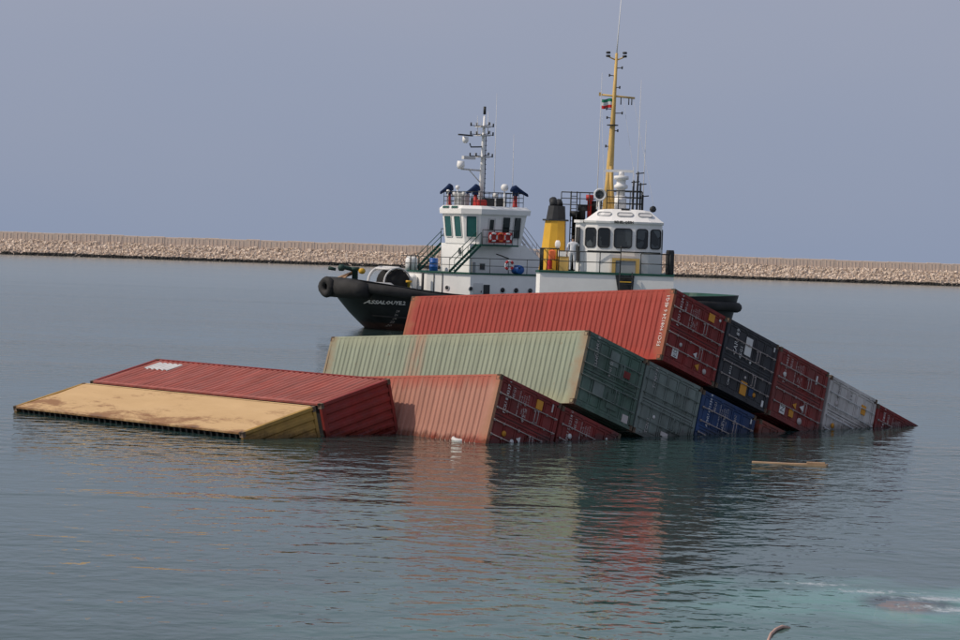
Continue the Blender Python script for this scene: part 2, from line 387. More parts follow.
# ------------------------------------------------------------------ containers
CL, CW, CH = 12.192, 2.438, 2.896
def corrug(n, L0, L1, depth):
    """list of (pos, offset) of a trapezoid wave with n ridges"""
    p = (L1-L0)/n; r = []
    for i in range(n):
        x = L0+i*p; r += [(x, 0), (x+.34*p, 0), (x+.52*p, -depth), (x+.82*p, -depth)]
    r.append((L1, 0)); return r
def dent(x, z, s, amp):
    return amp*noise.noise(Vector((x*.45+s, z*.7, s*1.7))) + amp*.5*noise.noise(Vector((x*1.3, z*1.5+s, s)))
def wall_mesh(side, seed, amp=.03, smooth=False, rows=5):
    mb = MB(); prof = corrug(42, -CL+.13, -.13, .036) if not smooth else [(-CL+.13+i*(CL-.26)/60, 0) for i in range(61)]
    rows_z = [.16+(CH-.26)*k/rows for k in range(rows+1)]; vs = []; n = len(prof)
    for z in rows_z:
        for x, o in prof: 
            e = math.sin(math.pi*(z-.16)/(CH-.26))
            vs.append((x, side*(CW/2-.012+o+e*(dent(x, z, seed, amp)-amp*.6)), z))
    fs = [(k*n+i, k*n+i+1, (k+1)*n+i+1, (k+1)*n+i) for k in range(rows) for i in range(n-1)]
    if side > 0: fs = [f[::-1] for f in fs]
    return mb.add(vs, fs)
def roof_mesh(seed, amp=.03, rows=6):
    mb = MB(); prof = [(-CL+.06, 0)]+corrug(52, -CL+.40, -.40, .034)+[(-.06, 0)]; n = len(prof); vs = []
    for k in range(rows+1):
        y = -(CW/2-.05)+(CW-.1)*k/rows; e = math.sin(math.pi*k/rows)
        ee = min(1, .25+e)
        for x, o in prof: vs.append((x, y, CH-.006+o*(1 if 0 < k < rows else .3)+e*(dent(x, y*1.4, seed, amp)-amp*.55)))
    fs = [(k*n+i, k*n+i+1, (k+1)*n+i+1, (k+1)*n+i) for k in range(rows) for i in range(n-1)]
    return mb.add(vs, fs)
def end_mesh(seed):
    mb = MB(); prof = corrug(8, -CW/2+.1, CW/2-.1, .045); n = len(prof); vs = []
    for k in range(4):
        z = .16+(CH-.28)*k/3
        for y, o in prof: vs.append((-CL+.012-o+(.0 if k in (0,3) else dent(y, z, seed, .015)), y, z))
    fs = [(k*n+i, (k+1)*n+i, (k+1)*n+i+1, k*n+i+1) for k in range(3) for i in range(n-1)]
    return mb.add(vs, fs)
def casting_mesh():
    import bmesh
    bm = bmesh.new(); bmesh.ops.create_cube(bm, size=1)
    for v in bm.verts: v.co = Vector((v.co.x*.178, v.co.y*.162, v.co.z*.118))
    r = bmesh.ops.inset_individual(bm, faces=bm.faces[:], thickness=.032)
    for f in list(bm.faces):
        if all(abs(v.co.x) < .0885 or abs(v.co.y) < .0805 for v in f.verts) and f.calc_area() < .014 and f in bm.faces: pass
    ins = [f for f in bm.faces if f.calc_area() > .001 and len([e for e in f.edges if len(e.link_faces) == 2]) == 4]
    bm.normal_update()
    inner = []
    for f in bm.faces:
        c = f.calc_center_median()
        d = max(abs(c.x)/.089, abs(c.y)/.081, abs(c.z)/.059)
        off = sorted((abs(c.x), abs(c.y), abs(c.z)))
        if d > .99 and off[0] < .001 and off[1] < .001: inner.append(f)
    for f in inner:
        nrm = f.normal.copy()
        for v in f.verts: v.co -= nrm*.035
    me = bpy.data.meshes.new('corner_casting'); bm.to_mesh(me); bm.free(); return me
T = {}
def rod_mesh():
    mb = MB(); mb.tube([(0,0,.10),(0,0,CH-.09)], .017, 8)
    for z in (.16, .55, 1.6, 2.3, CH-.16): mb.box((-.022,0,z), (.03,.075,.05))
    mb.lathe((0,0,.09), [(.026,0),(.026,.06)], 8); mb.lathe((0,0,CH-.15), [(.026,0),(.026,.06)], 8)
    return mb.mesh('lock_rod')
def handle_mesh():
    mb = MB(); mb.tube([(.02,0,0),(.035,.12,.01),(.035,.42,.01)], .012, 6); mb.box((.005,.40,.01), (.04,.04,.07)); mb.box((.0,.02,0), (.04,.05,.06))
    return mb.mesh('handle')
def door_mesh(sgn):
    """door leaf of the y>0 or y<0 half: folded frame and a panel with two shallow recesses"""
    mb = MB(); y0, y1 = (.012, CW/2-.115); z0, z1 = .17, CH-.135
    def b(lo, hi):
        if sgn < 0: lo, hi = (lo[0], -hi[1], lo[2]), (hi[0], -lo[1], hi[2])
        mb.lohi(lo, hi)
    b((-.075,y0,z0), (-.045,y1,z1))
    b((-.0445,y0+.001,z0+.001), (-.02,y0+.07,z1-.001)); b((-.0445,y1-.07,z0+.001), (-.02,y1-.001,z1-.001))
    nb = 5; hz_ = (z1-z0-.06)/nb
    for k in range(nb+1): b((-.0445,y0+.0705,z0+.002+k*hz_), (-.022,y1-.0705,z0+.06+k*hz_-.002))
    for k in range(nb): b((-.0445,y0+.10,z0+.10+k*hz_), (-.028,y1-.10,z0+hz_-.03+k*hz_))
    for z in (.42, 1.1, 1.85, 2.5): b((-.02,y1-.02,z-.06), (.004,y1+.055,z+.06))
    return mb.mesh('door')
def frame_meshes():
    D = {}
    for nm, sx, sy in (('a',0,1),('b',0,-1),('c',1,1),('d',1,-1)):
        mb = MB()
        if sx == 0: mb.lohi((-.14, min(sy*(CW/2-.004),sy*(CW/2-.105)), .11), (-.004, max(sy*(CW/2-.004),sy*(CW/2-.105)), CH-.11))
        else: mb.lohi((-CL+.004, min(sy*(CW/2-.004),sy*(CW/2-.10)), .11), (-CL+.15, max(sy*(CW/2-.004),sy*(CW/2-.10)), CH-.11))
        D['corner_post'+nm] = mb.mesh('corner_post')
    for sy in (1,-1):
        lo, hi = sorted((sy*(CW/2-.004), sy*(CW/2-.066)))
        mb = MB(); mb.lohi((-CL+.17,lo,CH-.066),(-.17,hi,CH-.004)); D['top_rail%d' % sy] = mb.mesh('top_rail')
        mb = MB(); mb.lohi((-CL+.17,lo,.004),(-.17,hi,.162)); D['bottom_rail%d' % sy] = mb.mesh('bottom_rail')
    for nm, x0, x1, z0, z1 in (('door_header',-.13,-.006,CH-.13,CH-.008),('door_sill',-.15,-.006,.006,.155),('front_header',-CL+.006,-CL+.1,CH-.11,CH-.008),('front_sill',-CL+.006,-CL+.12,.006,.155)):
        mb = MB(); mb.lohi((x0,-CW/2+.17,z0),(x1,CW/2-.17,z1)); D[nm] = mb.mesh(nm)
    mb = MB(); mb.lohi((-CL+.12,-CW/2+.07,.15),(-.15,CW/2-.07,.18)); mb_ = mb
    D['floor'] = mb.mesh('floor')
    mb = MB(); mb.lohi((0,-CW/2+.068,.03),(.06,CW/2-.068,.148)); D['cross_member'] = mb.mesh('cross_member')
    return D
T['frame'] = frame_meshes(); T['cast'] = casting_mesh(); T['rod'] = rod_mesh(); T['handle'] = handle_mesh()
T['door'] = {1: door_mesh(1), -1: door_mesh(-1)}
def gasket():
    mb = MB()
    for lo, hi in (((-.06,-.0115,.165),(-.03,.0115,CH-.13)), ((-.06,-CW/2+.1055,.165),(-.025,-CW/2+.1145,CH-.13)), ((-.06,CW/2-.1145,.165),(-.025,CW/2-.1055,CH-.13)),
                   ((-.06,-CW/2+.11,.155),(-.03,CW/2-.11,.169)), ((-.06,-CW/2+.11,CH-.134),(-.03,CW/2-.11,CH-.1305))): mb.lohi(lo, hi)
    return mb.mesh('gasket')
T['gasket'] = gasket()

def container(name, label, M, col, roofmat=None, sidemat=None, doormat=None, seed=1, decals=(), smooth=False, members=False, ends=('door','blind'), roofsd=.032, postmat=None, rodmat='galv'):
    root = empty(name, M); tag(root, label, 'container', 'shipping containers in the water')
    rm, sm, dm = roofmat or col, sidemat or col, doormat or col
    pm = postmat or dm
    F = T['frame']
    for k, me in F.items():
        nm = me.name.split('.')[0]
        if nm == 'cross_member': continue
        mat = pm if nm in ('corner_post','door_sill') else rm if nm in ('top_rail','door_header','front_header') and roofmat else sm if 'rail' in nm else dm
        if nm == 'floor': mat = 'dark'
        link(nm, me, mat, root)
    if members:
        for i in range(38):
            o = link('cross_member', F['cross_member'], 'gasket', root); o.location.x = -CL+.35+i*.305  # members coloured black to paint the shade under the box
    for sx in (0,1):
        for sy in (-1,1):
            for sz in (0,1):
                o = link('corner_casting', T['cast'], MAT['casting'], root)
                o.location = (-.089 if sx == 0 else -CL+.089, sy*(CW/2-.081), .059 if sz == 0 else CH-.059)
    wall_mesh(1, seed, smooth=smooth).build('side_wall', sm, root)
    wall_mesh(-1, seed+3, smooth=smooth).build('side_wall', sm, root)
    roof_mesh(seed+7, roofsd).build('roof', rm, root); end_mesh(seed).build('end_wall', dm, root)
    link('gasket', T['gasket'], 'gasket', root)
    doors = {}
    for sg in (1,-1):
        d = link('door', T['door'][sg], dm, root); doors[sg] = d
        for y in (.20, .66):
            o = link('lock_rod', T['rod'], rodmat, d); o.location = (.03, sg*y, 0)
        for y, z in ((.20, 1.12), (.66, .98)):
            o = link('handle', T['handle'], rodmat, d); o.location = (.03, sg*y, z)
            if y > .5: o.scale.y = -1
            if sg < 0: o.scale.y *= -1
    for dc in decals:
        kind, y, z = dc[:3]; d = doors[1 if y > 0 else -1]
        X = .0035
        if kind == 'text':
            txt, size, mat = dc[3:6]
            text_mb(txt, size, lambda s, t: (X, y+s, z+t)).build('lettering', mat, d)
        elif kind == 'patch':
            wd, ht, mat = dc[3:6]
            b = MB(); b.lohi((-.022, y-wd/2, z-ht/2), (X-.001, y+wd/2, z+ht/2)); b.build('decal', mat, d)
        elif kind == 'disc':
            r, mat = dc[3:5]; b = MB(); b.lathe((-.022, y, z), [(r,0),(r,.024)], 14, (1,0,0)); b.build('decal', mat, d)
        elif kind == 'tri':
            r, mat = dc[3:5]; b = MB(); b.prism([(y-r,z-r*.8),(y+r,z-r*.8),(y,z+r)], -.022, X-.001, 'x'); b.build('decal', mat, d)
    return root
def lines(y, z, n, pitch, size, mat, txts):
    return [('text', y, z-i*pitch, txts[i % len(txts)], size, mat) for i in range(n)]
def std(idt, typ, dim='print_dim', ow=True):
    """usual right-door print: identification, type code, weight table"""
    d = [('text', .64, CH-.48, idt, .17, 'print_white' if ow else dim), ('text', .86, CH-.74, typ, .16, dim)]
    d += lines(.62, CH-1.02, 5, .10, .078, dim, ['MAX. GROSS 30480 KG', '          67200 LB', 'TARE       3900 KG', 'NET       26580 KG', 'CU. CAP.    76.2 CU.M'])
    return d
MAT['casting'] = paint('rusty casting', (.17, .12, .085), .7, .35, .35)

# paints
def roofpaint(name, top, mid, low, seed, rust=.25, streak=None):
    """roof paint with faded zones across its width (local y)"""
    m, t, p = nodes(name); co = mapping(t, (1,1,1), (seed,0,0)); cs = mapping(t, (3.0,.35,1), (seed,seed,0))
    c = t.nodes.new('ShaderNodeTexCoord'); s = t.nodes.new('ShaderNodeSeparateXYZ'); t.links.new(c.outputs['Object'], s.inputs[0])
    yy = mathn(t, 'ADD', mathn(t, 'MULTIPLY', s.outputs['Y'], .41), .5)
    yy = mathn(t, 'ADD', yy, mathn(t, 'MULTIPLY', mathn(t, 'SUBTRACT', tex_noise(t, cs, 1.2, 6, .7), .5), .35))
    r = t.nodes.new('ShaderNodeValToRGB'); t.links.new(yy, r.inputs[0]); e = r.color_ramp.elements
    e[0].position = .08; e[0].color = (*low, 1); e[1].position = .95; e[1].color = (*top, 1)
    for pos, cc in ((.22, mid), (.80, mid)):
        q = r.color_ramp.elements.new(pos); q.color = (*cc, 1)
    v = ramp(t, tex_noise(t, cs, 1.0, 7, .65), .25, .75, (.78,.78,.78,1), (1.18,1.18,1.18,1))
    col = mixc(t, 1, r.outputs[0], v, 'MULTIPLY')
    rr = ramp(t, tex_noise(t, co, 2.4, 9, .72, .4), .70-.2*rust, .80-.16*rust)
    col = mixc(t, mathn(t, 'MULTIPLY', rr, .7), col, (.24, .10, .045))
    # rust creeping in from both ends
    xe = mathn(t, 'ABSOLUTE', mathn(t, 'ADD', s.outputs['X'], CL/2))
    xe = mathn(t, 'ADD', xe, mathn(t, 'MULTIPLY', mathn(t, 'SUBTRACT', tex_noise(t, co, 1.6, 6, .7), .5), 1.1))
    er = ramp(t, mathn(t, 'MULTIPLY', xe, .1), .565, .61)
    col = mixc(t, mathn(t, 'MULTIPLY', er, .62), col, (.30, .155, .075))
    if streak:
        for sx, wd, sc in streak:
            dx = mathn(t, 'ABSOLUTE', mathn(t, 'ADD', mathn(t, 'SUBTRACT', s.outputs['X'], sx), mathn(t, 'MULTIPLY', tex_noise(t, co, 1.5, 4), .25)))
            f = mathn(t, 'MULTIPLY', ramp(t, mathn(t, 'MULTIPLY', dx, 1/wd), .1, 1, (1,1,1,1), (0,0,0,1)), ramp(t, tex_noise(t, cs, 2.5, 6), .3, .7))
            col = mixc(t, mathn(t, 'MULTIPLY', f, .7), col, sc)
    col = wetband(t, p, col, .65); t.links.new(col, p.inputs['Base Color']); setspec(p, .2); return m
ST = (1, .3, 1)
PM = {}
def sidepaint():
    """ochre panel, scuffed and rusting along its lower rail"""
    m, t, p = nodes('ochre side paint'); co = mapping(t)
    s = t.nodes.new('ShaderNodeSeparateXYZ'); c_ = t.nodes.new('ShaderNodeTexCoord'); t.links.new(c_.outputs['Object'], s.inputs[0])
    col = ramp(t, tex_noise(t, mapping(t, (.5,1,1.5)), .8, 7, .65), .3, .7, (.57,.37,.18,1), (.67,.45,.23,1))
    low = ramp(t, mathn(t, 'MULTIPLY', s.outputs['Z'], .33), .0, .75, (1,1,1,1), (0,0,0,1))
    n = mathn(t, 'ADD', mathn(t, 'MULTIPLY', tex_noise(t, mapping(t, (.35,1,.8)), 1.5, 5, .6, .4), .62), mathn(t, 'MULTIPLY', tex_noise(t, mapping(t, (1.4,1,3.2)), 3.0, 8, .72, .6), .38))
    r = ramp(t, mathn(t, 'ADD', n, mathn(t, 'MULTIPLY', low, .14)), .575, .68)
    col = mixc(t, mathn(t, 'MULTIPLY', r, .8), col, (.24,.105,.048))
    sc = ramp(t, tex_noise(t, mapping(t, (.25,1,6)), 3.5, 8, .7), .66, .72); col = mixc(t, mathn(t, 'MULTIPLY', sc, .5), col, (.70,.53,.34))
    col = wetband(t, p, col, .65); t.links.new(col, p.inputs['Base Color']); setspec(p, .2); return m
PM['R1d'] = paint('dark red door paint', (.23,.022,.019), .65, .2, .18, .15, streak=ST, wet=True, grime=.45)
PM['R1r'] = roofpaint('red roof paint', (.355,.062,.045), (.345,.058,.044), (.38,.048,.032), 11, .28)
PM['navy'] = paint('navy door paint', (.038,.039,.046), .65, .3, .18, .2, streak=ST, wet=True, grime=.45)
PM['red'] = paint('brick red door paint', (.23,.032,.026), .65, .2, .2, .25, streak=ST, wet=True, grime=.45)
PM['white'] = paint('off white door paint', (.60,.56,.53), .65, .1, .12, 0, streak=ST, wet=True, grime=.45)
PM['dark'] = paint('maroon door paint', (.25,.02,.018), .65, .25, .15, .15, streak=ST, wet=True, grime=.45)
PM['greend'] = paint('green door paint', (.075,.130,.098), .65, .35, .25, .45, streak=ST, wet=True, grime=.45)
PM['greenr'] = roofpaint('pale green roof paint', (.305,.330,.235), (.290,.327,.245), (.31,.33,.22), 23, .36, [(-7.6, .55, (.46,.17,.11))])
PM['grey'] = paint('grey green door paint', (.17,.205,.185), .65, .2, .22, .3, streak=ST, wet=True, grime=.45)
PM['blue'] = paint('blue door paint', (.014,.050,.15), .6, .25, .1, .1, streak=ST, wet=True, grime=.45)
PM['orange'] = paint('orange red paint', (.28,.055,.03), .65, .25, .3, .2, streak=ST, wet=True, grime=.45)
PM['pinkd'] = paint('wine red door paint', (.22,.025,.021), .65, .25, .2, .15, streak=ST, wet=True, grime=.45)
PM['pinkr'] = roofpaint('sun bleached red roof paint', (.40,.115,.08), (.43,.205,.15), (.42,.062,.032), 37, .15)
PM['red2'] = paint('red door paint', (.22,.022,.018), .65, .2, .18, .15, streak=ST, wet=True, grime=.45)
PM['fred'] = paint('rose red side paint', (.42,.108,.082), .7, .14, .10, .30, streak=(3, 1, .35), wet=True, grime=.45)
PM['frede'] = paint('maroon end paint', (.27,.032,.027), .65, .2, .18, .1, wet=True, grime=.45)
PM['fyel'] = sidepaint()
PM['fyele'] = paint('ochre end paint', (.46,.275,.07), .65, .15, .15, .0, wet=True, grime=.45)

POSES = {
"R1": ((6.357, 89.978, 4.816), ((0.72439, 0.66505, 0.18157), (-0.68687, 0.67373, 0.27259), (0.05896, -0.32218, 0.94484))),
"navy": ((8.355, 92.062, 3.869), ((0.72445, 0.66502, 0.18144), (-0.68679, 0.67379, 0.27263), (0.05905, -0.32212, 0.94486))),
"red": ((10.352, 93.983, 2.902), ((0.72429, 0.66516, 0.18154), (-0.68695, 0.67361, 0.27266), (0.05908, -0.32219, 0.94483))),
"white": ((12.37, 96.013, 1.894), ((0.7244, 0.66499, 0.18173), (-0.68685, 0.67369, 0.27271), (0.05893, -0.32237, 0.94478))),
"dark": ((14.318, 97.891, 0.845), ((0.72437, 0.66506, 0.1816), (-0.68688, 0.6737, 0.27262), (0.05897, -0.32222, 0.94483))),
"green": ((3.468, 87.04, 3.449), ((0.70739, 0.68226, 0.18471), (-0.70376, 0.65554, 0.27386), (0.06576, -0.32372, 0.94387))),
"grey": ((5.488, 88.979, 2.484), ((0.70745, 0.68224, 0.18457), (-0.70369, 0.65559, 0.27391), (0.06587, -0.32365, 0.94388))),
"blue": ((7.491, 90.893, 1.493), ((0.70738, 0.68226, 0.18473), (-0.70376, 0.65552, 0.27389), (0.06577, -0.32375, 0.94385))),
"orange": ((9.616, 92.825, 0.467), ((0.70735, 0.6823, 0.18473), (-0.7038, 0.65548, 0.27388), (0.06578, -0.32374, 0.94386))),
"pink": ((0.706, 83.967, 2.112), ((0.71705, 0.67204, 0.18497), (-0.69343, 0.66087, 0.28705), (0.07067, -0.33409, 0.93989))),
"red2": ((2.695, 85.879, 1.095), ((0.71705, 0.67204, 0.18497), (-0.69343, 0.66087, 0.28705), (0.07067, -0.33409, 0.93989))),
"fred": ((-4.792, 84.079, 0.99), ((0.68521, 0.70305, -0.19027), (-0.72834, 0.66222, -0.17604), (0.00223, 0.25921, 0.96582))),
"fyel": ((-6.961, 81.643, 0.201), ((0.68521, 0.70311, -0.19007), (-0.72834, 0.66216, -0.17623), (0.00194, 0.25919, 0.96582))),
}
def poseS(k):
    """capsized stack: roofs turned to the left, doors to the right, right-hand door uppermost"""
    o, m = POSES[k]; m = Matrix(m); o = Vector(o)
    Lx, B, U = m.col[0].copy(), m.col[1].copy(), m.col[2].copy()
    rot = Matrix((Lx, U, -B)).transposed()
    org = o + B*CH - U*(CW/2)
    return Matrix.Translation(org) @ rot.to_4x4()
def poseF(k):
    """pair afloat on its side: front ends to the right, roofs away"""
    o, m = POSES[k]; m = Matrix(m); o = Vector(o)
    Lx, B, U = m.col[0].copy(), m.col[1].copy(), m.col[2].copy()
    rot = Matrix((-Lx, U, B)).transposed()
    org = o - Lx*CL - U*(CW/2)
    return Matrix.Translation(org) @ rot.to_4x4()
N = 'shipping_container'
c = container(N, 'bright red container on top of the heap, its roof above the green one', poseS('R1'), PM['R1d'], PM['R1r'], seed=1,
    decals=std('FSCU 908124 6', '45G1')+[('patch',.93,.78,.26,.30,'print_orange'),('disc',.98,.33,.05,'print_white'),
    ('patch',-.78,2.25,.32,.30,'print_white'),('text',-.78,2.25,'ED',.24,'print_black'),('tri',-.52,1.25,.10,'print_white'),('disc',-.44,2.05,.07,'print_dim'),('tri',-.86,1.05,.12,'print_orange'),('disc',-.9,.62,.09,'print_dim'),
    ('text',.42,1.75,'22-9-04',.12,'print_dim')])
text_mb('FSCU 908124 6 45G1', .20, lambda s, t: (-.20-t*1.0, s+.12, CH+.012)).build('lettering', 'print_white', c)
container(N, 'charcoal navy container with a square white sticker, right after the bright red one', poseS('navy'), PM['navy'], seed=2,
    decals=[('text',.58,CH-.62,'CAIU 89',.26,'print_white'),('patch',.62,CH-1.30,.62,.34,'print_white'),('text',.40,CH-.95,'45G1 7',.20,'print_white'),
    ('text',-.62,2.30,'CAIU 8913',.15,'print_white'),('patch',-.80,1.45,.46,.34,'print_orange'),('patch',-.80,1.02,.30,.22,PM['blue']),('disc',-.84,.82,.08,'print_orange'),
    ('disc',.14,1.35,.05,'print_white'),('patch',.98,.20,.16,.05,'print_white'),('patch',-.98,.30,.22,.09,'print_white'),('disc',-.42,1.45,.05,'print_dim')])
container(N, 'brick red container between the navy and the white ones, half sunk', poseS('red'), PM['red'], seed=3,
    decals=std('TGHU 604417 2', '45G1', ow=False)+[('disc',.38,2.42,.085,'print_white'),('patch',.74,.62,.30,.06,'print_white'),('patch',-.80,2.20,.34,.28,'print_white'),('text',-.80,2.20,'N',.30,'print_black'),
    ('patch',-.80,1.68,.26,.24,'print_orange'),('tri',-.48,1.58,.11,'print_orange'),('tri',-.44,1.15,.13,'print_white'),('disc',-.92,1.15,.12,'print_dim')])
container(N, 'dirty white container sinking beside the brick red one', poseS('white'), PM['white'], seed=4, rodmat='greywhite',
    decals=[('text',.82,2.30,'MWCU',.16,'print_black'),('text',.82,1.55,'45 R1',.16,'print_black'),('patch',.62,.72,.34,.26,'print_orange'),('disc',.36,2.30,.09,'print_dim'),('disc',-.45,2.3,.09,'print_orange')])
container(N, 'maroon container with only one triangular corner above the water', poseS('dark'), PM['dark'], seed=5, decals=std('TRLU 415802 9', '45G1'))
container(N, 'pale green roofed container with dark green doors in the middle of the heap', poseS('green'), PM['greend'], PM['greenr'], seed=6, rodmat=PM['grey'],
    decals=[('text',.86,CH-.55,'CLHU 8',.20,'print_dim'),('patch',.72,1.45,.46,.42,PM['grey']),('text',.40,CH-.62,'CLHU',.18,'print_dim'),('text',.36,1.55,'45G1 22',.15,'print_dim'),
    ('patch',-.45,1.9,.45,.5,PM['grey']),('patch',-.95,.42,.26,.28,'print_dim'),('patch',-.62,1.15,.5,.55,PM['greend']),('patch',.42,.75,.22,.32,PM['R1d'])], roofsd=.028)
container(N, 'grey green container with its doors under the bright red one', poseS('grey'), PM['grey'], seed=7, rodmat=PM['grey'],
    decals=[('text',.80,2.35,'TCNU 71',.18,'print_dim'),('text',-.82,2.30,'TCNU',.18,'print_dim'),('disc',-.45,2.05,.06,'print_white'),('patch',-.85,1.4,.14,.35,'print_dim')])
container(N, 'royal blue container at the waterline below the navy one', poseS('blue'), PM['blue'], seed=8,
    decals=std('APHU 671930 4', '45G1')+[('patch',.95,.22,.16,.05,'print_white'),('text',.80,1.05,'BIC',.16,'print_dim'),('text',.40,1.6,'34 B 99',.15,'print_dim')])
container(N, 'orange red container mostly under water beside the blue one', poseS('orange'), PM['orange'], seed=9, decals=[('disc',.7,1.9,.06,'print_dim')])
container(N, 'container with sun bleached pink roof and wine red doors at the heap edge', poseS('pink'), PM['pinkd'], PM['pinkr'], seed=10,
    decals=std('FCIU 824337 1', '45G1')+[('patch',.86,.95,.30,.28,'print_orange'),('patch',.95,.35,.26,.05,'print_dim'),('disc',-.48,2.2,.09,'print_orange'),('disc',-.62,1.8,.085,'print_white'),('tri',-.46,1.55,.10,'print_white'),
    ('text',.40,1.55,'4 5 G 1',.20,'print_dim')], roofsd=.03)
container(N, 'red container wedged low between the pink roofed one and the green doors', poseS('red2'), PM['red2'], seed=11,
    decals=std('TEMU 502218 0', '45G1', ow=False)+[('disc',.40,2.30,.085,'print_white'),('disc',.36,1.75,.06,'print_dim'),('patch',.78,.62,.22,.07,'print_white'),('patch',.93,.2,.16,.05,'print_white')])
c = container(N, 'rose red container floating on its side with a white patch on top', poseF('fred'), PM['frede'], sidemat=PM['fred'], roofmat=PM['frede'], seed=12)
# white sign painted over the ridges of the upper side wall
pb = MB(); prof = [(x, o) for x, o in corrug(42, -CL+.13, -.13, .036) if -1.95 < x < -.55]
for i in range(len(prof)-1):
    (x0, a), (x1, b) = prof[i], prof[i+1]
    q = lambda x, z, o: (x, CW/2-.004+o, z)
    pb.add([q(x0,1.85,a), q(x1,1.85,b), q(x1,2.55,b), q(x0,2.55,a)], [(0,3,2,1)])
pb.build('sign_patch', 'print_white', c)
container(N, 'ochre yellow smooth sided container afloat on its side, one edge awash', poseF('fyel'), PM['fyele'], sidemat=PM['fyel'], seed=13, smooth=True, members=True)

# ------------------------------------------------------------------ ship helpers
def lerp(a, b, f): return a+(b-a)*f
def rail(parent, pts, h=1.0, spacing=1.3, mids=1, r=.025, mat='railing', name='railing', close=False):
    mb = MB(); pts = [Vector(p) for p in pts]
    if close: pts = pts + [pts[0]]
    for k in range(mids+1):
        zz = h*(k+1)/(mids+1); mb.tube([p+Vector((0,0,zz)) for p in pts], r*(1.15 if k == mids else .9), 5)
    for a, b in zip(pts, pts[1:]):
        n = max(1, round((b-a).length/spacing))
        for i in range(n): mb.tube([a.lerp(b, i/n), a.lerp(b, i/n)+Vector((0,0,h))], r, 5)
    if not close: mb.tube([pts[-1], pts[-1]+Vector((0,0,h))], r, 5)
    return mb.build(name, mat, parent)
def rrect(w, h, r, n=4):
    P = []
    for cx, cy, a0 in ((w/2-r, h/2-r, 0), (-w/2+r, h/2-r, 90), (-w/2+r, -h/2+r, 180), (w/2-r, -h/2+r, 270)):
        for i in range(n+1):
            a = R(a0+90*i/n); P.append((cx+r*math.cos(a), cy+r*math.sin(a)))
    return P
def window(parent, c, nrm, up, w, h, r=.1, fr=.06, glass='glass', frame='winframe', name='window'):
    """framed window proud of a wall at c: ring frame and recessed pane"""
    c = Vector(c); n = Vector(nrm).normalized(); u = Vector(up); u = (u-n*u.dot(n)).normalized(); s = u.cross(n).normalized()
    f3 = lambda P, d: [c+s*a+u*b+n*d for a, b in P]
    O = rrect(w+2*fr, h+2*fr, r+fr); I = rrect(w, h, r); N_ = len(O)
    mb = MB(); vs = f3(O, -.02)+f3(O, .035)+f3(I, .035)+f3(I, -.02)
    fs = [(k*N_+i, k*N_+(i+1) % N_, (k+1)*N_+(i+1) % N_, (k+1)*N_+i) for k in range(3) for i in range(N_)]
    mb.add(vs, fs); o = mb.build(name, frame, parent)
    m2 = MB(); m2.loft([f3(I, -.015), f3(I, .008)]); m2.build('pane', glass, o)
    return o
def porthole(parent, c, nrm, r=.17, glass='glass'):
    mb = MB(); mb.torus(c, r+.03, .035, nrm, 16, 6); o = mb.build('porthole', 'greywhite', parent)
    m2 = MB(); n = Vector(nrm).normalized(); m2.lathe(Vector(c)-n*.02, [(r+.01,0),(r+.01,.03)], 16, nrm); m2.build('pane', glass, o); return o
def stair(parent, p0, p1, width, wdir, mat='dgreen', rails=True, n=8):
    """ship's ladder from p0 up to p1"""
    p0, p1, wd = Vector(p0), Vector(p1), Vector(wdir).normalized()*width/2
    mb = MB()
    for sgn in (-1, 1):
        o = wd*sgn; hgt = Vector((0,0,.11))
        a, b = p0+o, p1+o; t = Vector((0,0,1)).cross(p1-p0).normalized()*.025
        mb.loft([[a-t-hgt, a+t-hgt, a+t+hgt, a-t+hgt], [b-t-hgt, b+t-hgt, b+t+hgt, b-t+hgt]])
        if rails:
            mb.tube([a+Vector((0,0,.85)), b+Vector((0,0,.85))], .028, 5)
            for f in (0, .5, 1): mb.tube([a.lerp(b, f), a.lerp(b, f)+Vector((0,0,.85))], .022, 5)
    o = mb.build('stair', mat, parent)
    d = (p1-p0); d.z = 0; d.normalize(); q = Matrix((d, wd.normalized(), Vector((0,0,1)))).transposed()
    sm = MB(); sm.box((0,0,0), (.22, width-.06, .035)); me = sm.mesh('step')
    for i in range(n):
        s_ = link('step', me, mat, o); s_.location = p0.lerp(p1, (i+.5)/n); s_.rotation_euler = q.to_euler()
    return o
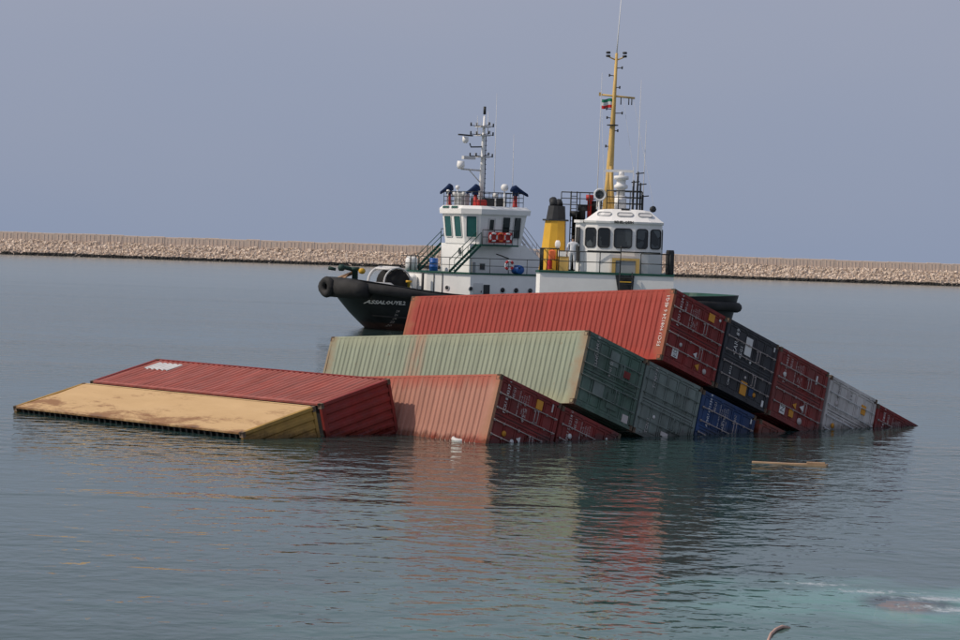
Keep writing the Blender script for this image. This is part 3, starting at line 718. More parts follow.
class Hull:
    def __init__(s, xb, xs, hb, zbow, zmid, zst, rake, xm=1.5):
        s.xb, s.xs, s.hb, s.zbow, s.zmid, s.zst, s.rake, s.xm = xb, xs, hb, zbow, zmid, zst, rake, xm
    def ztop(s, x):
        if x > s.xm: return s.zmid+(s.zbow-s.zmid)*((x-s.xm)/(s.xb-s.xm))**1.4
        return s.zmid+(s.zst-s.zmid)*((s.xm-x)/(s.xm-s.xs))**1.5
    def pt(s, t, v):
        """t: 0 bow .. 1 stern on the port side; v: 0 keel .. 1 waterline .. 2 top of bulwark"""
        up = max(0, v-1); lo = min(1, v)
        b = s.hb*(lo**.35 if v < 1 else 1)*(.90+.10*up)
        xb = s.xb-s.rake*(1-up)**1.3-(1-lo)*1.5; xs = s.xs+(1-up)*.7+(1-lo)*2.5
        if t < .5:
            a = (t*2)*math.pi/2; x = s.xm+(xb-s.xm)*max(0, math.cos(a))**.80; y = b*max(0, math.sin(a))**.85
        else:
            a = (1-t)*2*math.pi/2; x = s.xm+(xs-s.xm)*max(0, math.cos(a))**.30; y = b*max(0, math.sin(a))**.30*(.9+.1*math.sin(a))
        z = -2.6*(1-lo) if v < 1 else s.ztop(x)*up
        return Vector((x, y, z))
    def ring(s, v, inset=0, dz=0, n=40):
        P = [s.pt(i/n, v) for i in range(n+1)]; P = P+[Vector((p.x, -p.y, p.z)) for p in P[-2:0:-1]]
        c = Vector(((s.xb+s.xs)/2, 0, 0))
        if inset:
            P = [Vector((lerp(p.x, c.x, inset/15), p.y*(1-inset/s.hb), p.z)) for p in P]
        for p in P: p.z += dz
        return P
    def mesh(s, deck=1.0):
        mb = MB(); rs = [s.ring(v) for v in (.02,.3,.65,1,1.15,1.35,1.6,1.85,2)]
        mb.loft(rs, True, False, True); mb.loft([s.ring(2), s.ring(2, .18)], False, False); mb.loft([s.ring(2, .18), s.ring(1.66, .30)], False, False, mi=1)
        # deck as strips across
        D = s.ring(1.66, .30); n = len(D); h = n//2
        fs = [(i, i+1, (n-i-1) % n, (n-i) % n) for i in range(1, h-1)]+[(0, 1, n-1)]+[(h-1, h, h+1)]
        mb.add(D, [f[::-1] for f in fs], mi=1); return mb

# ------------------------------------------------------------------ tug with black hull, bow to the left
def make_black_tug():
    psi = R(180+28); M = Matrix.Translation((-1.92, 190, 0)) @ Matrix.Rotation(psi, 4, 'Z')
    root = empty('tugboat', M)
    tag(root, 'black hulled tug with white wheelhouse and lattice of radars on a white mast', 'tugboat', 'tugs standing by the wreck')
    H = Hull(9.15, -21.8, 4.9, 3.45, 2.55, 2.95, 3.1)
    H.mesh().build('hull', ['hull', 'dgreen'], root)
    # sheer fender round the whole ship
    fp = [H.pt(t/44, lerp(1.86, 1.68, max(0, t-14)/30))+Vector((-.12*max(0, t-34)/10, .12, 0)) for t in range(45)]; fp = fp+[Vector((p.x, -p.y, p.z)) for p in fp[-2:0:-1]]
    mb = MB(); mb.tube(fp, .36, 10, closed=True); mb.build('sheer_fender', 'rubber', root)
    # heavy bow fender with its end rings
    bp = [H.pt(t, 1.80)+Vector((.25, 0, .05)) for t in (.20,.15,.10,.05,0)]; bp = bp+[Vector((p.x, -p.y, p.z)) for p in bp[-2::-1]]
    mb = MB(); mb.tube(bp, [.5,.62,.68,.7,.7,.7,.68,.62,.5], 14); mb.build('bow_fender', 'rubber', root)
    mb = MB(); c = H.pt(.0, 1.80)+Vector((.98, .30, .05)); mb.torus(c, .46, .27, (1,.2,0), 20, 10); mb.build('tyre', 'rubber', root)
    # rubbing strips on the bow
    mb = MB()
    for v in (1.30,): mb.tube([H.pt(t, v)+Vector((0,.05,0)) for t in (.10,.16,.22,.28,.34)], .06, 6)
    mb.build('rubbing_strip', 'rubber', root)
    # name, wrapped on the port bow
    def on_hull(x0, z0):
        def f(s_, t_):
            x = x0-s_; z = z0+t_-.085*s_*0
            best = min((abs(H.pt(k/400, 1+z/H.ztop(x)).x-x), k) for k in range(4, 200)); p = H.pt(best[1]/400, 1+z/H.ztop(x))
            return (x, p.y+.03, z)
        return f
    text_mb('ASSALOUYE.2', .335, on_hull(6.7, 1.86), bold=.012).build('lettering', 'print_white', root)
    text_mb('7.5', .28, on_hull(5.0, 1.74)).build('lettering', 'print_white', root)
    for k in range(5):
        text_mb(str(20+2*k), .2, on_hull(6.0, .30+.25*k)).build('draught_mark', 'print_dim', root)
    # lower deckhouse
    poly = [(2.6,-3.2),(2.6,1.0),(.8,4.0),(-11,4.0),(-11,-4.0),(.8,-4.0)]
    mb = MB(); mb.prism(poly, 1.5, 3.93); mb.build('deckhouse', 'white', root)
    big = [(x+(.10 if x > 0 else -.1), y*1.02) for x, y in poly]
    mb = MB(); mb.prism(big, 3.932, 4.03); mb.build('deck_edge', 'dgreen', root)
    # side door, hatch, portholes
    mb = MB(); mb.bbox((-.15,4.002,2.1),(.55,4.06,3.35), .02); d = mb.build('door', 'greywhite', root)
    mb = MB(); mb.lohi((-.05,4.06,2.7),(.0,4.10,2.85)); mb.build('handle', 'dark', d)
    mb = MB(); mb.lohi((-.70,4.002,2.0),(-.22,4.03,3.25)); mb.build('doorway_shade', 'dark', root)  # dark panel on the wall, painting the unlit inside of an opening
    for x in (-1.7,-2.75,-3.85,-5.0): porthole(root, (x,4.01,2.9), (0,1,0))
    porthole(root, (1.75,2.45,2.95), (.86,.51,0), .13); porthole(root, (.1,4.01,3.0) if False else (.75-.0,4.02,2.95), (0,1,0), .13)
    for x in (1.95, 2.3):
        mb = MB(); a = Vector((x, lerp(4, 1, (x-.8)/1.8), 0)) + Vector((.02,.03,0))
        mb.tube([a+Vector((0,0,1.6)), a+Vector((0,0,3.9))], .03, 5); mb.build('pipe', 'dark', root)
    mb = MB(); mb.bbox((1.9,2.35,2.0),(2.5,2.95,2.5), .05); mb.build('fire_locker', 'red', root)
    # tower and sloped casing behind it
    mb = MB(); mb.prism([(-.05,4.03),(-7.0,4.03),(-4.4,6.0),(-.05,6.0)], -2.15, 2.15, 'y'); mb.build('tower', 'white', root)
    porthole(root, (-.03,.75,5.45), (1,0,0), .24)
    window(root, (-1.05,2.155,4.45), (0,1,0), (0,0,1), .40, .42, .03, .06, frame='greywhite')
    mb = MB(); mb.bbox((.05-.55,2.16,4.05),(-.05-.15,2.26,4.75), .03); mb.build('vent_box', 'grey', root)
    mb = MB(); mb.tube([(-2.1,2.20,5.35),(-2.5,2.20,5.25),(-3.1,2.20,5.05)], .035, 5); mb.build('pipe', 'dark', root)
    # wheelhouse, flared outwards
    def ring(z, e): return [(e,-1.45-e*.4,z),(e,1.45+e*.4,z),(-.75+e*.3,2.2+e,z),(-4.0-e,2.2+e,z),(-4.0-e,-2.2-e,z),(-.75+e*.3,-2.2-e,z)]
    mb = MB(); mb.loft([ring(6.002, 0), ring(6.3, .03), ring(8.05, .25)]); mb.build('wheelhouse', 'white', root)
    mb = MB(); mb.loft([ring(8.052, .42), ring(8.40, .46), ring(8.62, .22)]); rf = mb.build('roof', 'white', root)
    for y0 in (-1.15, .15):
        mb = MB(); mb.add([(.70-.14,y0,8.43),(.70-.14,y0+.95,8.43),(.70-.24,y0+.95,8.57),(.70-.24,y0,8.57)], [(0,1,2,3)])
        for i, v in enumerate(mb.v): mb.v[i] = (v[0]-.06 if i > 1 else v[0]-.05, v[1], v[2]+.01)
        mb.build('green_marking', 'dgreen', rf)
    up = Vector((.13, 0, 1))
    for y in (-.72, .72): window(root, (.165, y, 7.18), (1,0,-.125), (0,0,1), .92, 1.42, .08, .05, 'glass_green', 'greywhite')
    for sg in (1,-1):
        window(root, (-.245, sg*1.955, 7.18), (.70, sg*.71, -.10), (0,0,1), .72, 1.42, .08, .05, 'glass_green', 'greywhite')
        for x, w_ in ((-2.68,.55),(-3.55,.50)): window(root, (x, sg*2.375, 7.18), (0, sg, -.125), (0,0,1), w_, 1.42, .06, .05, 'glass', 'greywhite')
        mb = MB(); mb.box((-1.55, sg*2.30, 6.95), (.60,.05,1.7), Matrix.Rotation(-sg*.125, 3, 'X')); d = mb.build('door', 'greywhite', root)
        window(root, (-1.55, sg*2.395, 7.35), (0, sg, -.125), (0,0,1), .34, .7, .05, .03, 'glass', 'greywhite')
        # bridge wing platform, its rail and ladder
        y0, y1 = sorted((sg*2.16, sg*3.15))
        mb = MB(); mb.lohi((-3.3,y0,5.88),(-.45,y1,5.99)); mb.build('platform', 'dgreen', root)
        rail(root, [(-.5,sg*3.1,5.99),(-3.25,sg*3.1,5.99),(-3.25,sg*2.3,5.99)], 1.0, .9)
        stair(root, (1.55,sg*2.65,4.03), (-.45,sg*2.65,5.95), .75, (0,1,0))
    # red dodger on the wing
    mb = MB(); mb.lohi((-2.75,3.135,6.12),(-.95,3.17,6.85)); mb.build('dodger', 'red', root)
    # top rail, gear
    rail(root, [(.2,-1.5,8.62),(.2,1.5,8.62),(-.7,2.25,8.62),(-4.05,2.25,8.62),(-4.05,-2.25,8.62),(-.7,-2.25,8.62)], .95, .62, 2, .022, close=True)
    for (x, y, a) in ((-.3,-1.7,25), (-1.2,.55,20), (-3.6,1.9,180)):     # fire monitors under navy covers
        g = MB(); g.lathe((x,y,8.62), [(.20,0),(.16,.1),(.13,.85)], 10); g.build('monitor_pedestal', 'red', root)
        mm = MB(); q = Matrix.Rotation(R(a), 3, 'Z')
        prof = [(-.38,.12,.06),(-.28,.20,.14),(.0,.26,.18),(.3,.18,.06),(.65,.13,-.10),(.95,.11,-.24),(1.02,.04,-.28)]
        rings = []
        for px_, r_, dz in prof: rings.append([Vector((x,y,9.72))+q @ Vector((px_, r_*.75*math.cos(k*math.pi/5), dz+r_*math.sin(k*math.pi/5))) for k in range(10)])
        mm.loft(rings, smooth=True); mm.lathe((x,y,9.4), [(.22,0),(.2,.4)], 8); mm.build('monitor_cover', 'bluecover', root)
    mb = MB(); mb.bbox((-1.7,.55,8.62),(-1.0,1.35,9.05), .05); mb.build('locker', 'red', root)
    mb = MB(); mb.bbox((-1.0,-.9,8.62),(-.3,.1,9.5), .05); mb.build('locker', 'grey', root)
    for (x, y, h, r_) in ((-2.9,1.6,1.15,.27), (-.35,-.55,1.15,.16), (.05,-1.2,.9,.12)):
        mb = MB(); mb.tube([(x,y,8.62),(x,y,8.62+h)], .05, 6); mb.ball((x,y,8.62+h+r_*.7), r_); mb.build('dome_antenna', 'white', root)
    for (x, y) in ((-.4,-1.0), (-.15,.9), (-2.0,2.0)):
        mb = MB(); mb.tube([(x,y,8.62),(x,y,9.35)], .05, 6); mb.lathe((x,y,9.4), [(.10,-.12),(.16,.05),(.17,.12)], 10, (1,.2,0)); mb.build('floodlight', 'greywhite', root)
    mb = MB(); mb.lohi((-3.3,-1.5,8.622),(-1.9,1.0,9.2)); mb.build('roof_equipment', 'dark', root)
    # mast
    mx_, my = -1.9, 0
    mb = MB(); mb.tube([(mx_,my,8.62),(mx_-.05,my,11.6),(mx_-.05,my,13.2),(mx_-.08,my,14.9)], [.20,.15,.12,.07], 8); mb.build('mast', 'white', root)
    mb = MB(); mb.tube([(mx_-.28,my,8.62),(mx_-.25,my,13.5)], .035, 5)
    for k in range(14): mb.tube([(mx_-.27,my-.15,8.9+k*.33),(mx_-.27,my+.15,8.9+k*.33)], .018, 4)
    mb.build('mast_ladder', 'dark', root)
    mb = MB(); mb.lathe((mx_-.08,my,15.0), [(.10,0),(.10,.55)], 8); mb.build('masthead_light', 'dark', root)
    for z, x0, x1 in ((12.0,-.3,.5), (13.5,-.45,.35), (14.1,-.4,.4)):
        mb = MB(); mb.lohi((mx_-.4,-.42,z),(mx_+.4,.42,z+.06)); 
        for yy in (-.4,.4):
            mb.tube([(mx_-.38,yy,z),(mx_-.38,yy,z+.35)], .02, 4); mb.tube([(mx_+.38,yy,z),(mx_+.38,yy,z+.35)], .02, 4)
        mb.build('mast_platform', 'greywhite', root)
        mb = MB()
        for yy in (-.9,.9): mb.tube([(mx_,0,z+.1),(mx_,yy,z+.15)], .025, 4); mb.lathe((mx_,yy,z+.12), [(.06,0),(.07,.22)], 6)
        for xx in (-.8,.95): mb.tube([(mx_,0,z+.05),(mx_+xx,0,z+.1)], .025, 4); mb.lathe((mx_+xx,0,z+.05), [(.06,0),(.06,.25)], 6)
        mb.build('navigation_light', 'dark', root)
    mb = MB(); mb.tube([(mx_,0,12.75),(mx_+.9,0,12.70),(mx_+1.0,0,12.95)], .05, 5); mb.build('radar_bracket', 'dark', root)
    mb = MB(); mb.lathe((mx_+1.35,0,12.95), [(.12,0),(.22,.15),(.2,.45)], 10); rd = mb.build('radar', 'white', root)
    mb = MB(); mb.box((mx_+1.35,0,13.5), (1.7,.16,.10), Matrix.Rotation(R(30),3,'Z')); mb.build('scanner', 'dark', rd)
    mb = MB(); mb.tube([(mx_,0,11.1),(mx_+1.6,0,11.15)], .07, 6); mb.tube([(mx_,0,10.2),(mx_+1.0,0,11.12)], .04, 5); mb.build('radar_bracket', 'greywhite', root)
    mb = MB(); mb.lathe((mx_+1.65,0,11.15), [(.18,0),(.28,.2),(.24,.55)], 10); mb.build('radar', 'white', root)
    mb = MB(); mb.box((mx_+1.05,0,11.95), (.9,.35,.22)); mb.build('scanner', 'greywhite', root)
    for x, y, z0, z1 in ((-3.7,-1.4,8.6,16.6), (-3.7,1.3,8.6,13.7), (mx_-.25,.3,13.5,15.2), (mx_-.3,-.35,13.5,14.8), (mx_+.25,-.3,13.6,14.9)):
        mb = MB(); mb.tube([(x,y,z0),(x+.02,y,lerp(z0,z1,.25)),(x+.06,y,z1)], [.035,.028,.012], 5); mb.build('whip_antenna', 'greywhite', root)
    # rails on deckhouse top
    rail(root, [(-10.8,3.95,4.03),(.75,3.95,4.03),(2.55,1.0,4.03),(2.55,-3.1,4.03),(.8,-3.95,4.03)], 1.0, 1.5, 1, .022)
    # foredeck: towing winch in its white coaming, bitts, capstan
    W = Vector((4.3,-1.3,3.15))
    mb = MB(); mb.lathe(W+Vector((0,1.1,0)), [(1.0,0),(1.0,.12),(.5,.121),(.5,1.0),(1.0,1.01),(1.0,1.13)], 24, (0,-1,0)); mb.build('towing_winch', 'rubber', root)
    mb = MB()
    pts = [W+Vector((1.02*math.cos(R(a)), 1.25, 1.02*math.sin(R(a)))) for a in range(-10, 200, 15)]
    pts2 = [p-Vector((0,2.5,0)) for p in pts]
    mb.tube(pts, .06, 6); mb.tube(pts2, .10, 6)
    for p_, q_ in zip(pts[5:11:2], pts2[5:11:2]): mb.tube([p_, q_], .1, 5)
    mb.build('winch_frame', 'greywhite', root)
    mb = MB(); mb.bbox((2.62,-2.8,2.0),(3.2,-.2,3.75), .15); mb.build('winch_casing', 'white', root)
    mb = MB(); mb.bbox((4.6,-2.6,2.3),(6.8,.4,3.15), .2); mb.build('hawser_bin', 'greywhite', root)
    mb = MB(); mb.lathe((2.1,-2.4,4.03), [(.42,0),(.42,.75),(.30,.95)], 14); mb.build('ventilator', 'white', root)
    mb = MB(); mb.tube([(3.0,1.2,2.0),(3.0,1.2,3.9)], .09, 6); mb.build('bitt', 'dark', root)
    mb = MB(); mb.lathe((3.9,.9,2.2), [(.1,0),(.1,1.0),(.22,1.0),(.22,1.15)], 8); mb.build('bollard', 'yellow', root)
    mb = MB(); mb.lathe((7.6,.1,2.4), [(.34,0),(.22,.15),(.20,1.5),(.3,1.55),(.3,1.75)], 12); mb.build('capstan', 'geargreen', root)
    mb = MB(); mb.tube([(7.6,.1,3.95),(8.3,-.1,4.1),(8.7,-.2,4.0)], .14, 8); mb.ball((8.5,-.15,4.08), .26); mb.lathe((8.9,-.25,3.95), [(.1,0),(.13,.5)], 8, (1,-.3,.2)); mb.build('fire_monitor', 'geargreen', root)
    mb = MB(); mb.lathe((7.35,.5,3.9), [(.2,0),(.2,.3)], 8, (0,1,0)); mb.build('valve', 'yellow', root)
    mb = MB(); mb.tube([(8.2,.8,2.6),(8.5,.3,3.4),(7.9,.3,3.75),(8.9,0,3.3),(9.3,-.2,2.9)], .13, 7); mb.build('hawser', 'wood', root)
    mb = MB(); mb.tube([(2.4,-1.9,4.03),(2.4,-1.9,5.1),(2.4,-1.2,5.1),(2.4,-1.2,4.03)], .03, 5); mb.build('hatch_rail', 'dark', root)
    # after deck
    mb = MB(); mb.bbox((-13.5,-2.2,1.7),(-11.2,2.2,2.6), .1); mb.build('aft_winch', 'dgreen', root)
    rail(root, [(-7.2,2.1,4.03),(-7.2,-2.1,4.03)], 1.6, .7, 2, .03, 'greywhite')
    stair(root, (-6.9,1.0,4.03), (-4.6,1.0,6.6), .6, (0,1,0), 'greywhite')
    mb = MB(); mb.box((-15.5,4.55,2.4), (.14,.05,.5)); mb.build('fairlead', 'print_white', root)
    # loose things aboard
    def at(name, loc, rz=0):
        e = empty(name, M @ Matrix.Translation(loc) @ Matrix.Rotation(rz, 4, 'Z')); return e
    for i, x in enumerate((-1.3,-1.85,-2.4)):
        e = at('lifebuoy', (x,3.22,6.5)); tag(e, ('white lifebuoy with red bands on the red dodger, beside the green stair', 'orange lifebuoy in the middle of the red dodger', 'white lifebuoy with red bands on the dodger end away from the stair')[i], 'lifebuoy', 'lifebuoys on the red dodger')
        mb = MB(); mb.torus((0,0,0), .26, .07, (0,1,0), 20, 6); mb.build('ring', 'flag_w' if i != 1 else 'orange', e)
        mb = MB()
        for a in (45,135,225,315): mb.tube([(.26*math.cos(R(a+k)),0,.26*math.sin(R(a+k))) for k in (-12,0,12)], .08, 6)
        mb.build('bands', 'ringred', e)
    e = at('lifebuoy', (-2.15,4.03,4.62)); tag(e, 'pink and white lifebuoy hung on the deckhouse railing beside a blue drum', 'lifebuoy')
    mb = MB(); mb.torus((0,0,0), .29, .08, (0,1,0), 20, 6); mb.build('ring', 'flag_w', e)
    mb = MB()
    for a in (45,135,225,315): mb.tube([(.29*math.cos(R(a+k)),0,.29*math.sin(R(a+k))) for k in (-22,0,22)], .092, 6)
    mb.build('bands', 'ringred', e)
    for loc, lab, ax in (((.85,-1.45,4.03), 'blue plastic drum standing in front of the white tower', 'z'), ((-3.1,3.5,4.33), 'blue plastic drum lying on the deckhouse beside a lifebuoy', 'y')):
        e = at('drum', loc); tag(e, lab, 'drum')
        pr = [(.27,0),(.30,.03),(.30,.28),(.32,.30),(.30,.32),(.30,.58),(.32,.60),(.30,.62),(.30,.86),(.27,.9)]
        mb = MB(); mb.lathe((0,0,0) if ax == 'z' else (0,-.45,0), pr, 16, (0,0,1) if ax == 'z' else (0,1,0)); mb.build('body', 'blueplastic', e)
        mb = MB(); mb.lathe((.12,.1,.9) if ax == 'z' else (.1,.45,.1), [(.05,0),(.05,.03)], 8, (0,0,1) if ax == 'z' else (0,1,0)); mb.build('cap', 'dark', e)
    e = at('rescue_boat', (-8.6,2.2,4.15)); tag(e, 'brown rescue boat stowed behind the sloped white casing', 'boat')
    mb = MB(); rings = []
    for k in range(9):
        f = k/8; x = lerp(-2.0,2.2,f); w_ = .85*(1-max(0,(f-.55)/.45)**2*.92)*(1 if f > .1 else .9)
        rings.append([(x,-w_,.95),(x,-w_*.85,.35),(x,-w_*.3,.0+.25*max(0,f-.6)),(x,w_*.3,.0+.25*max(0,f-.6)),(x,w_*.85,.35),(x,w_,.95),(x,w_*.88,.98),(x,w_*.8,.5),(x,-w_*.8,.5),(x,-w_*.88,.98)])
    mb.loft(rings); mb.build('hull', 'brown', e)
    mb = MB(); mb.box((-.6,0,.75),(.3,1.3,.05)); mb.box((.5,0,.75),(.3,1.3,.05)); mb.build('thwarts', 'wood', e)
make_black_tug()

# ------------------------------------------------------------------ tug with yellow funnel, bow to the camera
def make_yellow_tug():
    be = R(-4); psi = math.atan2(-math.cos(be), math.sin(be))
    M = Matrix.Translation((7.0, 137.3, 0)) @ Matrix.Rotation(psi, 4, 'Z')
    root = empty('tugboat', M)
    tag(root, 'white tug with yellow funnel and tall yellow mast flying a flag', 'tugboat', 'tugs standing by the wreck')
    H = Hull(10.5, -17, 4.1, 2.75, 2.3, 2.2, 2.0)
    o = H.mesh().build('hull', ['hull', 'dgreen'], root); o.location.y = -.7
    fp = [H.pt(t/44, 1.86)+Vector((0,.05,0)) for t in range(45)]; fp = fp+[Vector((p.x,-p.y,p.z)) for p in fp[-2:0:-1]]
    mb = MB(); mb.tube(fp, .22, 8, closed=True); o = mb.build('sheer_fender', 'rubber', root); o.location.y = -.7
    DZ = 4.83
    poly = [(1.7,-4.0),(1.7,2.6),(-7.5,2.6),(-7.5,-4.2),(1.4,-4.2)]
    mb = MB(); mb.prism(poly, 1.3, DZ-.09); mb.build('deckhouse', 'white', root)
    mb = MB(); mb.prism([(x+(.06 if x > 0 else -.06), y*1.012) for x, y in poly], DZ-.088, DZ); mb.build('deck_edge', 'dgreen', root)
    # front stair well with steps and yellow surround
    mb = MB(); mb.prism([(-.28,DZ-.1),(.66,DZ-.1),(.56,DZ-1.6),(.0,DZ-1.6)], 1.705, 1.74, 'x'); mb.build('stair_shade_plate', 'dark', root)  # flat dark plate on the wall, painting the shade of the stair well
    stair(root, (2.75,.24,DZ-2.3), (1.82,.24,DZ-.05), .62, (0,1,0), 'dark', False, 7)
    for k in range(4):
        mb = MB(); mb.box((2.06+.18*k,.24,DZ-.42-.44*k), (.05,.56,.05)); mb.build('step_nosing', 'yellow', root)
    for y0, y1, z0, z1 in ((-.50,-.32,DZ,DZ+.62),(.70,.88,DZ,DZ+.62),(-.50,.88,DZ+.62,DZ+.74)):
        mb = MB(); mb.lohi((.10,y0,z0+.001),(.32,y1,z1-.001)); mb.build('hatch_frame', 'mastyellow', root)
    mb = MB(); mb.bbox((.05,-.315,DZ+.002),(.26,.695,DZ+.615), .02); mb.build('hatch_box', 'grey', root)
    # wheelhouse
    def ring(z, e=0): 
        P = [(0,-.60),(0,.60),(-.14,1.30),(-.52,1.93),(-3.4,1.93),(-3.4,-1.93),(-.52,-1.93),(-.14,-1.30)]
        return [(x+(e if x > -.6 else -e), y+(e*.8 if y > 0 else -e*.8), z) for x, y in P]
    mb = MB(); mb.loft([ring(DZ+.003), ring(7.30)]); mb.build('wheelhouse', 'greywhite' if False else 'white', root)
    mb = MB(); mb.loft([ring(7.302,.07), ring(7.40,.09), ring(7.46,.02)]); rf = mb.build('roof_brow', 'white', root)
    top = [(-.75,-.60,8.02),(-.75,.60,8.02),(-.80,1.0,8.0),(-.95,1.28,7.96),(-3.0,1.28,7.96),(-3.0,-1.28,7.96),(-.95,-1.28,7.96),(-.80,-1.0,8.0)]
    mb = MB(); mb.loft([ring(7.461,-.02), top]); mb.build('roof', 'white', root)
    nn = Vector((.56,0,.75)).normalized()
    for y, w_ in ((-.98,.66),(.06,.74),(1.06,.66)):
        cx = -.36-(.12 if abs(y) > .5 else 0)
        window(root, (cx, y, 7.745), nn+Vector((0,.16*y,0)), (0,0,1), w_, .26, .11, .04, 'greywhite', 'grey', 'skylight')
    mb = MB(); mb.box((-.72,.05,8.02), (.1,.40,.10)); mb.build('name_board', 'dark', root)
    text_mb('BEHEL-QESH', .17, lambda s, t: (.118, .02+s, 7.36+t), bold=.008).build('lettering', 'print_black', root)
    zc = 6.56
    for (y, x, w_, ang) in ((-1.62,-.33,.60,31),(-.95,-.065,.60,11.5),(.0,0,.88,0),(.95,-.065,.56,-11.5),(1.62,-.33,.58,-31)):
        n_ = (math.cos(R(ang)), -math.sin(R(ang)), 0)
        window(root, Vector((x,y,zc))+Vector(n_)*.004, n_, (0,0,1), w_-.05, .92, .12, .045)
    for sg in (1,-1):
        window(root, (-1.1, sg*1.935, zc), (0,sg,0), (0,0,1), .6, .92, .1, .045); window(root, (-1.95, sg*1.935, zc), (0,sg,0), (0,0,1), .6, .92, .1, .045)
        mb = MB(); mb.bbox((-3.1,min(sg*1.933,sg*1.98),DZ+.05),(-2.45,max(sg*1.933,sg*1.98),7.0), .02); mb.build('door', 'greywhite', root)
    mb = MB(); mb.prism([(-.85,-2.42),(-.62,-2.2),(-.55,-1.94),(-3.3,-1.94),(-3.3,-2.42)], DZ+.004, 7.28); mb.build('side_cabin', 'white', root)
    mb = MB(); mb.prism([(-.78,-2.50),(-.50,-2.2),(-.45,-2.03),(-3.35,-2.03),(-3.35,-2.50)], 7.282, 7.42); mb.build('side_cabin_roof', 'white', root)
    mb = MB(); mb.box((-.62,-2.28,6.2), (.05,.26,1.7), Matrix.Rotation(R(-42), 3, 'Z')); mb.build('door', 'dark', root)
    mb = MB(); mb.tube([(.05,-1.75,DZ+1.05),(.10,1.9,DZ+1.05)], .03, 5); mb.build('grab_rail', 'railing', root)
    # front rails, broken at the stair
    rail(root, [(1.6,-3.1,DZ),(1.6,-.05,DZ)], 1.0, 1.15); rail(root, [(1.6,.95,DZ),(1.6,2.40,DZ),(-6,2.40,DZ)], 1.0, 1.1)
    rail(root, [(1.6,-.05,DZ),(1.6,-.05,DZ+.25)], 1.1, 3); rail(root, [(1.6,-3.1,DZ),(1.25,-4.05,DZ),(-6,-4.1,DZ)], 1.1, .9)
    # tyre fenders standing in a rack at the corner
    for k in range(5):
        mb = MB(); mb.lathe((1.3-.28*k,2.30+.04*k,DZ), [(.12,0),(.13,.05),(.13,1.1),(.10,1.22)], 8); mb.build('pipe_fender', 'rubber', root)
    # funnel
    def fr(x0, x1, y0, y1, z, c=.25): return [(x0+c,y0,z),(x1-c,y0,z),(x1,y0+c,z),(x1,y1-c,z),(x1-c,y1,z),(x0+c,y1,z),(x0,y1-c,z),(x0,y0+c,z)]
    fy = -3.58
    mb = MB(); mb.loft([fr(-5.2,-2.4,fy-.72,fy+.58,DZ+.002,.42), fr(-4.9,-2.7,fy-.48,fy+.52,7.35,.34)]); mb.build('funnel', 'yellow', root)
    mb = MB(); mb.loft([fr(-5.05,-2.65,fy-.62,fy+.66,7.352,.34), fr(-5.05,-2.65,fy-.62,fy+.66,7.43,.34)]); mb.build('funnel_collar', 'dark', root)
    mb = MB(); mb.loft([fr(-4.88,-2.8,fy-.44,fy+.50,7.432,.32), fr(-4.8,-2.9,fy-.34,fy+.46,8.12,.30)]); mb.build('funnel_cap', 'funnelblack', root)
    for x, y, h in ((-3.4,fy-.1,.35),(-4.2,fy+.15,.25)):
        mb = MB(); mb.tube([(x,y,8.1),(x,y,8.1+h*.5),(x-.15,y-.05,8.1+h)], .2, 8); mb.build('exhaust_pipe', 'funnelblack', root)
    mb = MB(); mb.ball((-2.55,fy+.22,6.15), .25, 10, (.3,.6,1)); mb.build('funnel_lamp', 'white', root)
    # vents and mast gear behind the wheelhouse
    for (x, y, z0, z1, r_, m_) in ((-3.9,-2.2,DZ,8.2,.16,'funnelblack'),(-3.9,-1.85,DZ,8.75,.12,'red'),(-4.2,-1.6,DZ,8.45,.15,'dark'),(-4.4,-2.55,DZ,7.9,.2,'funnelblack')):
        mb = MB(); mb.lathe((x,y,z0), [(r_,0),(r_,z1-z0-.3),(r_*1.7,z1-z0-.28),(r_*1.7,z1-z0)], 10); mb.build('ventilator', m_, root)
    mb = MB()
    for y in (-2.8,-2.5): mb.tube([(-3.5,y,DZ),(-3.6,y,8.9)], .03, 5)
    for k in range(12): mb.tube([(-3.5,-2.8,DZ+.3+k*.32),(-3.5,-2.5,DZ+.3+k*.32)], .018, 4)
    mb.build('ladder', 'railing', root)
    rail(root, [(-.98,-.9,8.0),(-.98,.85,8.0),(-2.9,.85,8.0),(-2.9,-1.22,8.0),(-1.6,-1.22,8.0)], .95, .55, 2, .026)
    rail(root, [(-3.6,-3.3,7.9),(-3.6,-.9,7.9)], .95, .5, 2, .026)
    # searchlight
    mb = MB(); mb.tube([(-1.0,-1.28,7.9),(-1.0,-1.28,8.5)], .05, 6); mb.lathe((-1.15,-1.28,8.72), [(.18,0),(.30,.15),(.32,.35),(.32,.42),(.24,.421),(.22,.30),(.05,.28)], 18, (1,.1,0)); sl = mb.build('searchlight', 'white', root)
    mb = MB(); mb.lathe((-.85,-1.28,8.72), [(.21,0),(.21,.03)], 16, (1,.1,0)); mb.build('lens', 'glass', sl)
    # radar post
    mb = MB(); mb.tube([(-1.4,-.22,8.0),(-1.4,-.22,8.7)], .30, 10); mb.lathe((-1.4,-.22,8.7), [(.22,0),(.22,.35),(.34,.38),(.36,.52),(.24,.6),(.24,.8),(.38,.84),(.38,1.0),(.2,1.02)], 14); rp = mb.build('radar_post', 'white', root)
    mb = MB(); mb.box((-1.4,-.35,9.95), (.18,1.5,.13)); mb.lathe((-1.4,-.22,9.72), [(.15,0),(.15,.2)], 8); mb.build('scanner', 'white', rp)
